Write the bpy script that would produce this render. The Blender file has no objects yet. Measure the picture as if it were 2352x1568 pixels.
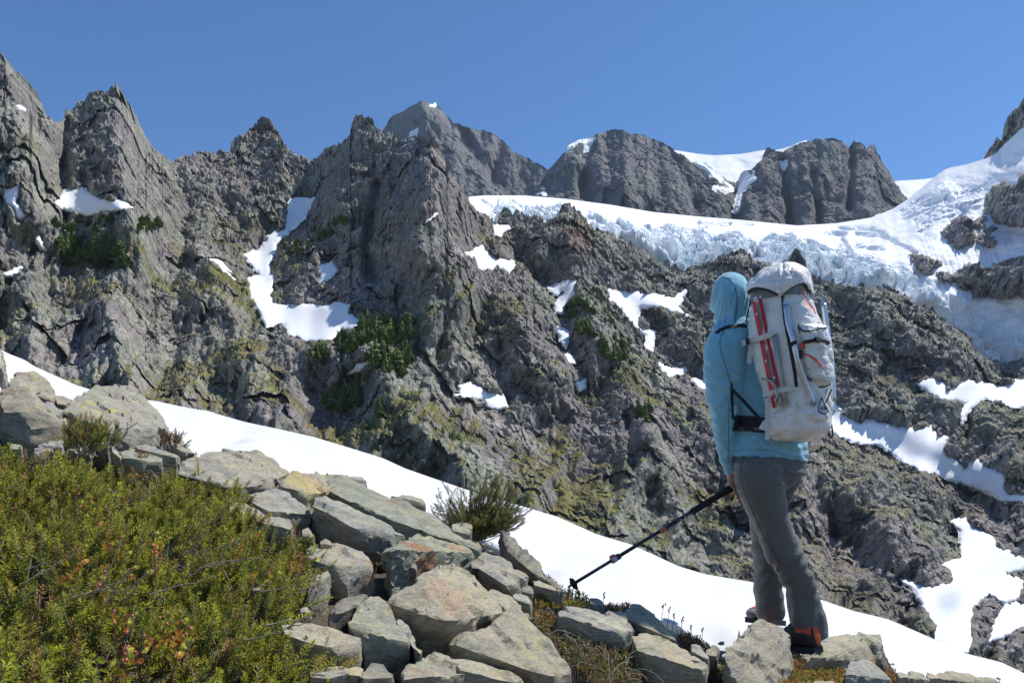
import bpy, bmesh, math, random
import numpy as np
from mathutils import Vector, Matrix
from mathutils.bvhtree import BVHTree

SC = bpy.context.scene
COL = SC.collection

# ------------------------------------------------------------------ camera
FPX = 1829.0                       # focal length in units of a 2352 px wide frame
PITCH = math.atan(366.0 / FPX)
cam_data = bpy.data.cameras.new('camera')
cam_data.sensor_width = 36.0
cam_data.lens = 36.0 * FPX / 2352.0
cam_data.clip_start = 0.05
cam_data.clip_end = 60000.0
cam = bpy.data.objects.new('camera', cam_data)
cam.location = (0, 0, 0)
cam.rotation_euler = (math.pi / 2 + PITCH, 0, 0)
COL.objects.link(cam)
SC.camera = cam

# ------------------------------------------------------------------ sky and sun
SUN_EL = math.radians(57.0)
SUN_AZ = math.radians(68.0)        # clockwise from straight ahead (+Y)
SUN_DIR = Vector((math.cos(SUN_EL) * math.sin(SUN_AZ), math.cos(SUN_EL) * math.cos(SUN_AZ), math.sin(SUN_EL)))
world = bpy.data.worlds.new('World')
SC.world = world
world.use_nodes = True
wn = world.node_tree
for n in list(wn.nodes):
    wn.nodes.remove(n)
sky = wn.nodes.new('ShaderNodeTexSky')
sky.sky_type = 'NISHITA'
sky.sun_disc = False
sky.sun_elevation = SUN_EL
sky.sun_rotation = SUN_AZ
sky.altitude = 2600.0
sky.air_density = 1.0
sky.dust_density = 0.0
sky.ozone_density = 4.0
bg = wn.nodes.new('ShaderNodeBackground')
bg.inputs['Strength'].default_value = 0.15
wo = wn.nodes.new('ShaderNodeOutputWorld')
hs = wn.nodes.new('ShaderNodeHueSaturation')
hs.inputs['Saturation'].default_value = 1.17
wn.links.new(sky.outputs['Color'], hs.inputs['Color'])
wn.links.new(hs.outputs['Color'], bg.inputs['Color'])
wn.links.new(bg.outputs['Background'], wo.inputs['Surface'])

sun_data = bpy.data.lights.new('sun', 'SUN')
sun_data.energy = 4.8
sun_data.angle = math.radians(0.53)
sun_data.color = (1.0, 0.955, 0.89)
sun = bpy.data.objects.new('sun', sun_data)
sun.location = (30, 10, 60)
sun.rotation_euler = SUN_DIR.to_track_quat('Z', 'Y').to_euler()
COL.objects.link(sun)

SC.view_settings.view_transform = 'Standard'
SC.view_settings.look = 'None'
SC.view_settings.exposure = 0.12
SC.view_settings.gamma = 1.0
SC.view_settings.use_curve_mapping = False
SC.render.engine = 'CYCLES'
SC.cycles.use_denoising = True
SC.cycles.max_bounces = 6
SC.cycles.diffuse_bounces = 3
SC.cycles.volume_bounces = 0

random.seed(11)
RNG = np.random.default_rng(11)

# ------------------------------------------------------------------ pixel <-> place
_S, _C = math.sin(PITCH), math.cos(PITCH)
def ray(u, v):
    """direction with y = 1 through point (u, v) of the 2352 x 1568 frame"""
    dv = 784.0 - v
    den = FPX * _C - dv * _S
    return (u - 1176.0) / den, (FPX * _S + dv * _C) / den
def at(u, v, Y):
    kx, kz = ray(u, v)
    return Vector((kx * Y, Y, kz * Y))
GA, GB, GC = -0.757, -0.3416, 0.149          # the near hillside  z = GA + GB x + GC y
def ground_y(u, v, h=0.0):
    kx, kz = ray(u, v)
    return (-(GA + h)) / (GB * kx + GC - kz)
def gp(u, v, h=0.0):
    return at(u, v, ground_y(u, v, h))
# transcription of zoomed views of the photograph to the 2352 frame
def mk(fx, ox, oy):
    return lambda x, y: (x / fx + ox, y / fx + oy)
z1 = mk(2.857, 0, 88.2); z2 = mk(2.857, 705.6, 205.8); z3 = mk(2.857, 1528.8, 205.8)
z4 = mk(2.857, 0, 529.2); z5 = mk(2.499, 705.6, 588.0); z6 = mk(2.857, 1528.8, 754.4)
z7 = mk(2.8548, 0, 1019.0); z8 = mk(2.8548, 588.0, 1019.0); zC = mk(2.8548, 1528.8, 1019.0)
zB = mk(2.9633, 1264.2, 999.6); zA = mk(3.3334, 1558.2, 576.2); zG = mk(4.4445, 1822.8, 329.3)
def Z(f, s):
    """'x,y x,y ...' in view f -> list of frame points"""
    return [f(*map(float, p.split(','))) for p in s.split()]

# ------------------------------------------------------------------ noise (vectorised)
def _h(ix, iy, seed):
    x = (ix.astype(np.int64) * 374761393 + iy.astype(np.int64) * 668265263 + seed * 1274126177) & 0xFFFFFFFF
    x = ((x ^ (x >> 13)) * 1274126177) & 0xFFFFFFFF
    x = x ^ (x >> 16)
    return x
def _r(x, k):
    x = (x * (2654435761 + 2 * k) + k * 40503) & 0xFFFFFFFF
    x = ((x ^ (x >> 15)) * 2246822519) & 0xFFFFFFFF
    x = x ^ (x >> 13)
    return x.astype(np.float64) / 4294967295.0
def perlin2(a, b, seed=0):
    ia, ib = np.floor(a), np.floor(b)
    fa, fb = a - ia, b - ib
    ua, ub = fa * fa * fa * (fa * (fa * 6 - 15) + 10), fb * fb * fb * (fb * (fb * 6 - 15) + 10)
    def g(i, j):
        t = _r(_h(ia + i, ib + j, seed), 1) * 2 * np.pi
        return np.cos(t) * (fa - i) + np.sin(t) * (fb - j)
    n0 = g(0, 0) * (1 - ua) + g(1, 0) * ua
    n1 = g(0, 1) * (1 - ua) + g(1, 1) * ua
    return (n0 * (1 - ub) + n1 * ub) * 1.5
def fbm2(a, b, seed=0, oct=4, gain=0.5):
    s = np.zeros_like(a, dtype=np.float64); amp = 1.0
    for o in range(oct):
        s += amp * perlin2(a * 2 ** o + 13.7 * o, b * 2 ** o - 7.1 * o, seed + o)
        amp *= gain
    return s
def facet2(a, b, seed=0, jit=0.95):
    """random plane per Voronoi cell: (value, edge distance, cell random)"""
    ia, ib = np.floor(a), np.floor(b)
    d1 = np.full(a.shape, 9.0); d2 = np.full(a.shape, 9.0)
    hb = np.zeros(a.shape, dtype=np.int64); bx = np.zeros(a.shape); by = np.zeros(a.shape)
    for i in (-1, 0, 1):
        for j in (-1, 0, 1):
            h = _h(ia + i, ib + j, seed)
            cx = ia + i + 0.5 + jit * (_r(h, 1) - 0.5); cy = ib + j + 0.5 + jit * (_r(h, 2) - 0.5)
            dx, dy = a - cx, b - cy
            d = dx * dx + dy * dy
            near = d < d1
            d2 = np.where(near, d1, np.minimum(d2, d))
            d1 = np.where(near, d, d1)
            hb = np.where(near, h, hb); bx = np.where(near, dx, bx); by = np.where(near, dy, by)
    g = _r(hb, 3) * 2 * np.pi
    m = 0.4 + 0.9 * _r(hb, 4)
    val = (_r(hb, 5) - 0.5) * 0.9 + m * (np.cos(g) * bx + np.sin(g) * by)
    return val, np.sqrt(d2) - np.sqrt(d1), _r(hb, 6)
def perlin3(p, seed=0):
    i0 = np.floor(p); f = p - i0
    u = f * f * f * (f * (f * 6 - 15) + 10)
    out = 0
    for i in (0, 1):
        for j in (0, 1):
            for k in (0, 1):
                h = _h(i0[:, 0] + i + 57 * (i0[:, 2] + k), i0[:, 1] + j + 131 * (i0[:, 2] + k), seed)
                t = _r(h, 1) * 2 * np.pi; zz = _r(h, 2) * 2 - 1; q = np.sqrt(np.maximum(0, 1 - zz * zz))
                d = q * np.cos(t) * (f[:, 0] - i) + q * np.sin(t) * (f[:, 1] - j) + zz * (f[:, 2] - k)
                w = (u[:, 0] if i else 1 - u[:, 0]) * (u[:, 1] if j else 1 - u[:, 1]) * (u[:, 2] if k else 1 - u[:, 2])
                out = out + d * w
    return out * 1.5
def fbm3(p, seed=0, oct=4, gain=0.5):
    s = 0; a = 1.0
    for o in range(oct):
        s = s + a * perlin3(p * 2 ** o + 5.3 * o, seed + o); a *= gain
    return s
def sstep(a, b, x):
    t = np.clip((x - a) / (b - a), 0, 1)
    return t * t * (3 - 2 * t)
def pline(pts, x):
    p = sorted(pts)
    return np.interp(x, [q[0] for q in p], [q[1] for q in p])
def seg_dist(U, V, pts):
    d = np.full(U.shape, 1e9); tt = np.zeros(U.shape)
    n = len(pts) - 1
    for k in range(n):
        (x0, y0), (x1, y1) = pts[k], pts[k + 1]
        ex, ey = x1 - x0, y1 - y0
        t = np.clip(((U - x0) * ex + (V - y0) * ey) / (ex * ex + ey * ey + 1e-9), 0, 1)
        q = np.hypot(U - x0 - t * ex, V - y0 - t * ey)
        near = q < d
        d = np.where(near, q, d); tt = np.where(near, (k + t) / n, tt)
    return d, tt
def poly_sdf(U, V, poly):
    """positive inside"""
    d, _ = seg_dist(U, V, poly + poly[:1])
    inside = np.zeros(U.shape, bool)
    n = len(poly)
    for k in range(n):
        (x0, y0), (x1, y1) = poly[k], poly[(k + 1) % n]
        if y0 == y1: continue
        c = ((y0 > V) != (y1 > V)) & (U < (x1 - x0) * (V - y0) / (y1 - y0) + x0)
        inside ^= c
    return np.where(inside, d, -d)

# ------------------------------------------------------------------ objects
def link(name, mesh, mat=None, parent=None, kind=None, label=None, cat=None, group=None):
    o = bpy.data.objects.new(name, mesh)
    COL.objects.link(o)
    if mat is not None and mesh is not None and len(mesh.materials) == 0:
        mesh.materials.append(mat)
    if parent is not None:
        o.parent = parent
    tag(o, label, cat, group, kind)
    return o
def tag(o, label=None, cat=None, group=None, kind=None):
    if label: o['label'] = label
    if cat: o['category'] = cat
    if group: o['group'] = group
    if kind: o['kind'] = kind
    return o
def empty(name, loc, label=None, cat=None, group=None):
    o = bpy.data.objects.new(name, None)
    o.location = loc
    o.empty_display_size = 0.1
    COL.objects.link(o)
    return tag(o, label, cat, group)
def np_mesh(name, verts, faces, smooth=True, colors=None):
    """faces: (n,3) or (n,4) int array"""
    verts = np.asarray(verts, dtype=np.float32); faces = np.asarray(faces, dtype=np.int32)
    me = bpy.data.meshes.new(name)
    k = faces.shape[1]
    me.vertices.add(len(verts)); me.vertices.foreach_set('co', verts.ravel())
    me.loops.add(faces.size); me.loops.foreach_set('vertex_index', faces.ravel())
    me.polygons.add(len(faces))
    me.polygons.foreach_set('loop_start', np.arange(0, faces.size, k, dtype=np.int32))
    me.polygons.foreach_set('loop_total', np.full(len(faces), k, dtype=np.int32))
    me.polygons.foreach_set('use_smooth', np.full(len(faces), smooth, dtype=bool))
    me.update(calc_edges=True)
    if colors is not None:
        add_col(me, colors)
    return me
def add_col(me, colors, name='Col'):
    c = np.ones((len(colors), 4), dtype=np.float32); c[:, :colors.shape[1]] = colors
    a = me.color_attributes.new(name, 'FLOAT_COLOR', 'POINT')
    a.data.foreach_set('color', c.ravel())
def grid_faces(nr, nc):
    i = np.arange(nr * nc).reshape(nr, nc)
    return np.stack([i[:-1, :-1], i[1:, :-1], i[1:, 1:], i[:-1, 1:]], -1).reshape(-1, 4)

# ------------------------------------------------------------------ materials
def new_mat(name):
    m = bpy.data.materials.new(name); m.use_nodes = True
    nt = m.node_tree
    return m, nt, nt.nodes['Principled BSDF']
def node(nt, typ, **kw):
    n = nt.nodes.new(typ)
    for k, v in kw.items():
        if k in n.inputs.keys(): n.inputs[k].default_value = v
        else: setattr(n, k, v)
    return n
def ramp(nt, fac, stops):
    r = nt.nodes.new('ShaderNodeValToRGB')
    el = r.color_ramp.elements
    while len(el) < len(stops): el.new(0.5)
    for e, (p, c) in zip(el, stops):
        e.position = p; e.color = (*c, 1) if len(c) == 3 else c
    nt.links.new(fac, r.inputs['Fac'])
    return r.outputs['Color']
def mix(nt, fac, a, b, mode='MIX'):
    m = nt.nodes.new('ShaderNodeMix'); m.data_type = 'RGBA'; m.blend_type = mode
    for sock, val in ((m.inputs[0], fac), (m.inputs[6], a), (m.inputs[7], b)):
        if hasattr(val, 'links'): nt.links.new(val, sock)
        elif isinstance(val, (int, float)): sock.default_value = val
        else: sock.default_value = (*val, 1)
    return m.outputs[2]
def tnoise(nt, scale, detail=4, rough=0.55, vec=None, dist=0.0):
    n = node(nt, 'ShaderNodeTexNoise', Scale=scale, Detail=detail, Roughness=rough, Distortion=dist)
    if vec is not None: nt.links.new(vec, n.inputs['Vector'])
    return n
def bump(nt, bsdf, height, strength=0.5, dist=0.02):
    b = node(nt, 'ShaderNodeBump', Strength=strength, Distance=dist)
    nt.links.new(height, b.inputs['Height'])
    nt.links.new(b.outputs['Normal'], bsdf.inputs['Normal'])
    return b
def flat(name, col, rough=0.6, metal=0.0, spec=0.5, var=0.12, scale=30.0, bmp=0.0, bd=0.003, sheen=0.0):
    """plain procedural material with a little tonal unevenness"""
    m, nt, b = new_mat(name)
    tc = nt.nodes.new('ShaderNodeTexCoord')
    n = tnoise(nt, scale, 5, 0.6, tc.outputs['Object'])
    lo = tuple(c * (1 - var) for c in col); hi = tuple(min(1, c * (1 + var)) for c in col)
    nt.links.new(ramp(nt, n.outputs['Fac'], [(0.3, lo), (0.7, hi)]), b.inputs['Base Color'])
    b.inputs['Roughness'].default_value = rough; b.inputs['Metallic'].default_value = metal
    b.inputs['Specular IOR Level'].default_value = spec
    if sheen: b.inputs['Sheen Weight'].default_value = sheen
    if bmp: bump(nt, b, n.outputs['Fac'], bmp, bd)
    return m
# ================================================================== materials of the far terrain
def rock_far_mat():
    m, nt, b = new_mat('mountain_rock')
    tc = nt.nodes.new('ShaderNodeTexCoord')
    att = node(nt, 'ShaderNodeVertexColor', layer_name='Col')
    n1 = tnoise(nt, 0.35, 6, 0.65, tc.outputs['Object'])
    n2 = tnoise(nt, 1.3, 5, 0.7, tc.outputs['Object'])
    c = mix(nt, 1.0, att.outputs['Color'], ramp(nt, n1.outputs['Fac'], [(0.3, (0.52, 0.52, 0.53)), (0.5, (0.92, 0.92, 0.92)), (0.72, (1.4, 1.38, 1.33))]), 'MULTIPLY')
    c = mix(nt, 1.0, c, ramp(nt, n2.outputs['Fac'], [(0.34, (0.55, 0.55, 0.55)), (0.5, (0.95, 0.95, 0.95)), (0.66, (1.4, 1.4, 1.4))]), 'MULTIPLY')
    nt.links.new(c, b.inputs['Base Color'])
    b.inputs['Roughness'].default_value = 0.92
    b.inputs['Specular IOR Level'].default_value = 0.2
    ad = nt.nodes.new('ShaderNodeMath'); ad.operation = 'ADD'
    nt.links.new(n1.outputs['Fac'], ad.inputs[0]); nt.links.new(n2.outputs['Fac'], ad.inputs[1])
    bump(nt, b, ad.outputs[0], 0.4, 0.6)
    return m
def snow_mat(name, scale, bd, ice=False, strength=0.4, lo=(0.84, 0.86, 0.88), hi=(0.9, 0.91, 0.92)):
    m, nt, b = new_mat(name)
    tc = nt.nodes.new('ShaderNodeTexCoord')
    n = tnoise(nt, scale, 5, 0.6, tc.outputs['Object'])
    c = ramp(nt, n.outputs['Fac'], [(0.3, lo), (0.6, hi)])
    if ice:
        att = node(nt, 'ShaderNodeVertexColor', layer_name='Col')
        c = mix(nt, 1.0, att.outputs['Color'], ramp(nt, n.outputs['Fac'], [(0.3, (0.86, 0.88, 0.9)), (0.6, (1, 1, 1))]), 'MULTIPLY')
    nt.links.new(c, b.inputs['Base Color'])
    b.inputs['Roughness'].default_value = 0.75
    b.inputs['Specular IOR Level'].default_value = 0.25
    bump(nt, b, n.outputs['Fac'], strength, bd)
    return m
M_ROCKFAR = rock_far_mat()
M_SNOWFAR = snow_mat('old_snow', 0.7, 0.4, strength=0.05)
M_ICE = snow_mat('glacier_ice', 0.2, 0.8, True, strength=0.15)

# ================================================================== far terrain sheets
class Sheet:
    """dense terrain surface: rows follow the ridge down to the foot, every point at its own distance"""
    def __init__(s, u0, u1, du, nv, top, bot, depth, jag=3.0, seed=0, soft=0):
        s.u = np.arange(u0, u1 + du, du, dtype=float); s.nv = nv; s.seed = seed
        t = pline(top, s.u); bb = pline(bot, s.u)
        t = t + jag * facet2(s.u / 16.0, s.u * 0 + 0.3, seed + 5)[0] + 0.6 * jag * facet2(s.u / 6.0, s.u * 0 + 0.7, seed + 6)[0]
        s.top, s.bot = t, bb
        T = np.linspace(0, 1, nv)[:, None]
        s.T = np.repeat(T, len(s.u), 1)
        s.U = np.repeat(s.u[None], nv, 0)
        s.V = t[None] + (bb - t)[None] * T
        Td = s.T
        if soft:                                   # distances follow the broad ridge line, not every tooth of it
            r = int(soft / du); t0 = pline(top, s.u)
            for _ in range(2): t0 = np.convolve(np.pad(t0, r, 'edge'), np.ones(2 * r + 1) / (2 * r + 1), 'valid')
            Td = np.clip((s.V - t0[None]) / (bb - t0)[None], 0, 1)
        s.D = depth(s.U, s.V, Td)
    def positions(s):
        kx, kz = ray(s.U, s.V)
        return np.stack([kx * s.D, s.D, kz * s.D], -1)
    def normals(s, P, blur=0):
        du = np.gradient(P, axis=1); dv = np.gradient(P, axis=0)
        n = np.cross(dv, du)
        n /= np.linalg.norm(n, axis=-1, keepdims=True) + 1e-9
        flip = np.sum(n * P, -1) > 0
        n[flip] *= -1
        return n
    def push(s, N):
        P = s.positions()
        return -P / np.linalg.norm(P, axis=-1, keepdims=True)
    def idx(s, u, v):
        j = int(np.clip(round((u - s.u[0]) / (s.u[1] - s.u[0])), 0, len(s.u) - 1))
        t = (v - s.top[j]) / (s.bot[j] - s.top[j])
        i = int(np.clip(round(t * (s.nv - 1)), 0, s.nv - 1))
        return i, j
    def pos(s, u, v):
        i, j = s.idx(u, v)
        return Vector(s.P[i, j])
    def mesh(s, name, colors=None, back=(30, 60)):
        P = s.P
        r0 = P[0]
        rows = [r0 + np.array([0, back[0] * k, -back[1] * k * k * 0.5]) for k in (3.0, 1.6, 0.7, 0.25)]
        allP = np.concatenate([np.stack(rows), P], 0)
        if colors is not None:
            colors = np.concatenate([np.repeat(colors[:1], 4, 0), colors], 0).reshape(-1, 3)
        return np_mesh(name, allP.reshape(-1, 3), grid_faces(allP.shape[0], allP.shape[1]), False, colors)

def rock_disp(P, seed, sizes, amps, aniso=1.0, dip=0.35):
    """blocky, jointed relief in metres plus a per-block random"""
    a0 = P[..., 0]; b0 = P[..., 2] * 0.85 + P[..., 1] * 0.45
    ca, sa = math.cos(dip), math.sin(dip)
    a, b = ca * a0 + sa * b0, -sa * a0 + ca * b0
    wa = fbm2(a / 45, b / 45, seed + 71, 4) ; wb = fbm2(a / 45 + 9, b / 45 + 4, seed + 83, 4)
    h = np.zeros(a.shape); hs = np.zeros(a.shape); cells = []
    for k, (sz, am) in enumerate(zip(sizes, amps)):
        w = 0.16 * min(sz, 30)
        v, e, r = facet2((a + wa * w) / (sz * 0.8), (b + wb * w) / (sz * 1.25 * aniso), seed + 17 * k)
        q = am * v - am * 0.16 * np.exp(-e * 24.0)
        if sz > 0.3 * sizes[1]: h += q
        else: hs += q
        cells.append(r)
    # joint sets: bands of tilted blocks, each pushed in or out as a whole
    for k, (L, ang, am) in enumerate(((0.85, 0.75, 0.66), (0.42, -0.95, 0.54), (0.34, 0.55, 0.48), (0.17, 0.85, 0.28), (0.15, -0.6, 0.26))):
        Lm = L * sizes[1]; am = am * amps[1]
        s_ = (b0 * math.cos(ang) + a0 * math.sin(ang)) / Lm + 0.22 * wa + 31.7 * k
        t_ = (a0 * math.cos(ang) - b0 * math.sin(ang)) / (Lm * 3.2) + 0.2 * wb
        bd = np.floor(s_); r1 = _r(_h(bd, bd * 0 + k, seed + 900), 3)
        cl_ = np.floor(t_ + 7.0 * r1)
        hh = _h(bd, cl_, seed + 950 + k)
        q = am * ((_r(hh, 5) - 0.5) * 1.1 + (s_ - bd - 0.5) * (0.9 * _r(hh, 7) - 0.1) + (t_ + 7.0 * r1 - cl_ - 0.5) * (_r(hh, 8) - 0.5))
        if L > 0.2: h += q
        else: hs += q
    return h, cells, wa, wb, hs[..., None] * np.array([0.1, -0.78, 0.62])

def far_colors(P, N, cells, seed, veg=0.0, warm=0.0, vegmask=None, dark=0.88, cool=0.02):
    x = P[..., 0]; q = P[..., 2] * 0.85 + P[..., 1] * 0.45
    purple = np.array([0.335, 0.296, 0.272]); green = np.array([0.335, 0.330, 0.268])
    tan = np.array([0.54, 0.485, 0.395]); slate = np.array([0.155, 0.142, 0.135])
    w1 = sstep(-0.35, 0.35, fbm2(x / 70, q / 70, seed + 1, 4) + 0.7 * (cells[1] - 0.5))
    w2 = sstep(0.25, 0.6, fbm2(x / 30, q / 30, seed + 2, 3) * 0.6 + 0.8 * (cells[2] - 0.35) + warm)
    w3 = sstep(0.58, 0.9, cells[2] * 0.6 + cells[-1] * 0.5 + 0.3 * fbm2(x / 20, q / 20, seed + 3, 3))
    c = purple * (1 - w1[..., None]) + green * w1[..., None]
    c = c * (1 - 0.55 * w2[..., None]) + tan * 0.55 * w2[..., None]
    c = c * (1 - 0.6 * w3[..., None]) + slate * 0.6 * w3[..., None]
    c = c * (0.78 + 0.44 * cells[-1][..., None]) * dark * np.array([1 - cool, 1, 1 + 1.6 * cool])
    if veg > 0:
        n1 = fbm2(x / 40, q / 40, seed + 4, 5, 0.6)
        g = sstep(0.62, 0.82, 0.75 * N[..., 2] + 0.62 * n1 + veg)
        if vegmask is not None: g = g * vegmask
        hue = sstep(-0.4, 0.5, fbm2(x / 12, q / 12, seed + 9, 3))[..., None]
        vc = np.array([0.125, 0.118, 0.030]) * (1 - hue) + np.array([0.20, 0.185, 0.042]) * hue
        g = (g * 0.85)[..., None]
        c = c * (1 - g) + vc * g
    return c

# ---- valley floor under everything
me = np_mesh('valley_ground', [(-9000, -9000, -260), (9000, -9000, -260), (9000, 9000, -260), (-9000, 9000, -260)], [(0, 1, 2, 3)], False)
link('valley_ground', me, flat('valley_soil', (0.09, 0.09, 0.06), 0.95, var=0.3, scale=0.01), kind='structure')

# ---- far peaks -----------------------------------------------------------------
TOP_A = [(840, 380), (880, 300), (897, 270), (930, 252), (950, 240), (967, 231), (985, 237), (1005, 240), (1020, 258), (1040, 280), (1075, 292), (1125, 303), (1150, 318), (1175, 345), (1205, 362), (1235, 376), (1262, 392), (1300, 430), (1360, 470)]
TOP_B = [(1180, 470), (1225, 432), (1262, 388), (1290, 356), (1330, 326), (1375, 308), (1410, 297), (1432, 297), (1445, 305), (1490, 315), (1530, 332), (1560, 352), (1590, 372), (1640, 400), (1690, 420), (1712, 400), (1730, 385), (1755, 360), (1762, 336), (1775, 341), (1790, 350), (1815, 340), (1840, 330), (1870, 320), (1905, 317), (1935, 326), (1951, 340), (1960, 325), (1980, 330), (1992, 344), (1999, 331), (2010, 336), (2015, 352), (2040, 392), (2065, 432), (2083, 455), (2110, 500), (2160, 530)]
def far_sheet(name, top, bot, u0, u1, dt, db, seed, gul, sizes, amps, nv, **kw):
    def depth(U, V, T):
        d = dt + (db - dt) * T ** 0.9
        d = d + 0.045 * dt * fbm2(U / 110, V / 190, seed + 3, 4)
        for pts, am, w in gul:
            q, _ = seg_dist(U, V, pts)
            d = d + am * np.exp(-(q / w) ** 2)
        return d
    s = Sheet(u0, u1, 2.0, nv, top, bot, depth, 2.6, seed, 24)
    P = s.positions(); N = s.normals(P)
    h, cells, wa, wb, fine = rock_disp(P, seed, sizes, amps, 1.5)
    fade = 0.35 + 0.65 * sstep(0, 0.12, s.T)
    s.base = P; s.N = s.push(N)
    s.P = P + s.N * (h * fade)[..., None] + fine * (0.5 + 0.5 * fade)[..., None]
    N2 = s.normals(s.P)
    c = far_colors(s.P, N2, cells, seed, **kw)
    link(name, s.mesh(name, c, (120, 160)), M_ROCKFAR, kind='structure')
    return s
SA = far_sheet('mountain_peak', TOP_A, [(840, 520), (1360, 520)], 846, 1350, 2300, 1900, 3,
               [([(1020, 258), (1100, 360), (1180, 470)], 70, 16), ([(985, 237), (960, 330), (980, 440)], -60, 26), ([(1150, 318), (1130, 420)], 60, 14)],
               (160, 70, 30, 14, 7), (20, 9, 4.2, 2.2, 1.2), 190, dark=0.60, cool=0.07)  # cool: blue of distance haze put into the neutral grey rock colour
SB = far_sheet('mountain_dome', TOP_B, [(1180, 560), (2160, 560)], 1186, 2150, 1500, 1200, 4,
               [([(1690, 400), (1690, 520)], 110, 22), ([(1800, 370), (1815, 520)], 50, 9), ([(1870, 400), (1880, 530)], 45, 9), ([(1955, 340), (1950, 480)], 55, 9),
                ([(1905, 317), (1850, 520)], -40, 22), ([(2000, 340), (2000, 480)], -40, 20), ([(1430, 300), (1440, 480)], -45, 30), ([(1350, 320), (1340, 450)], 45, 14), ([(1540, 340), (1600, 480)], 40, 14)],
               (110, 50, 22, 10, 5), (15, 7, 3.2, 1.7, 0.9), 150, dark=0.64, cool=0.07)  # dome rock tinted blue as well, standing in for haze

# ---- main ridge in front ---------------------------------------------------------
TOP_M = [(-80, 70), (-30, 95), (0, 125), (11, 136), (14, 168), (25, 173), (40, 169), (58, 177), (68, 195), (75, 225), (95, 253), (119, 276), (139, 279), (150, 262), (175, 241), (200, 224), (215, 211), (235, 209), (247, 207), (255, 200), (268, 197), (278, 208), (290, 230), (305, 260), (320, 295), (345, 335), (370, 357), (395, 371),
         (418, 360), (440, 356), (452, 345), (480, 345), (497, 353), (508, 347), (520, 352), (530, 342), (535, 325), (555, 311), (570, 291), (590, 275), (602, 266), (615, 272), (628, 285), (640, 305), (650, 330), (665, 345), (690, 355), (710, 370),
         (730, 359), (750, 345), (770, 336), (790, 325), (804, 312), (806, 288), (815, 266), (822, 272), (832, 259), (838, 268), (850, 266), (858, 282), (868, 297), (880, 302), (900, 310), (922, 331), (944, 322), (962, 310), (985, 312), (1000, 325), (1015, 345), (1025, 370), (1030, 400), (1050, 415), (1060, 440), (1077, 455), (1092, 480), (1122, 497), (1140, 513), (1148, 486),
         (1170, 480), (1196, 492), (1225, 495), (1250, 500), (1275, 500), (1290, 472), (1300, 468), (1318, 470), (1336, 490), (1350, 512), (1372, 524), (1412, 540), (1440, 556), (1475, 574), (1510, 596), (1530, 612), (1556, 628), (1580, 618), (1613, 600), (1640, 598), (1660, 585), (1685, 573), (1704, 577), (1739, 596), (1781, 612), (1812, 602), (1824, 578), (1832, 572), (1842, 590), (1856, 616), (1886, 648), (1914, 660), (1984, 656), (2036, 660), (2089, 692), (2141, 712), (2176, 738), (2215, 765), (2240, 800), (2260, 822), (2300, 830), (2352, 822), (2430, 812)]
CREST = [(-80, 775), (0, 806), (12, 812), (60, 832), (110, 862), (150, 880), (200, 893), (260, 906), (340, 922), (400, 930), (480, 945), (560, 968), (640, 985), (720, 1003), (800, 1027), (880, 1052), (930, 1075), (1010, 1103), (1090, 1130), (1170, 1153), (1280, 1186), (1330, 1208), (1370, 1226), (1450, 1250), (1560, 1300), (1620, 1318), (1680, 1328), (1740, 1338), (1810, 1350), (1890, 1378), (1960, 1402), (2040, 1421), (2130, 1460), (2220, 1500), (2300, 1520), (2352, 1545), (2440, 1590)]
DTOP = [(-80, 400), (60, 410), (140, 440), (268, 470), (395, 540), (520, 620), (602, 650), (700, 620), (830, 560), (940, 500), (1000, 470), (1060, 480), (1150, 560), (1300, 560), (1500, 590), (1800, 580), (2100, 540), (2430, 500)]
RIDGES = [  # (points, metres towards the viewer, half width)
    ([(268, 198), (262, 330), (300, 480), (330, 620)], -24, 52), ([(20, 170), (60, 330), (70, 480)], -18, 50), ([(602, 267), (612, 340), (640, 430)], -10, 40),
    ([(832, 262), (800, 380), (770, 470)], -22, 46), ([(985, 312), (985, 440), (960, 560)], -30, 50), ([(1030, 400), (1090, 490), (1150, 560)], -16, 30),
    ([(1030, 600), (1120, 680), (1230, 760), (1260, 830)], -28, 78), ([(1290, 472), (1310, 560), (1330, 640)], -18, 34), ([(1340, 560), (1420, 640), (1500, 700)], -14, 40),
    ([(1360, 700), (1420, 860), (1500, 1010), (1560, 1180)], -30, 52), ([(480, 620), (530, 720), (560, 860), (600, 960)], -22, 44), ([(240, 700), (290, 820), (300, 920)], -18, 44),
    ([(820, 760), (860, 840), (960, 980), (1060, 1090)], -20, 56), ([(1690, 580), (1750, 700), (1850, 820), (2000, 940)], -20, 60), ([(1950, 660), (2080, 760), (2200, 830)], -22, 50),
    ([(1900, 1090), (2000, 1160), (2130, 1290), (2140, 1440)], -26, 70), ([(1680, 1000), (1760, 1160), (1800, 1330)], -18, 60), ([(420, 900), (450, 990)], -12, 30), ([(600, 800), (720, 815), (860, 800)], -20, 46), ([(110, 520), (220, 525), (320, 520)], -4, 30), ([(2280, 980), (2352, 1060)], -22, 60)]
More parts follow.
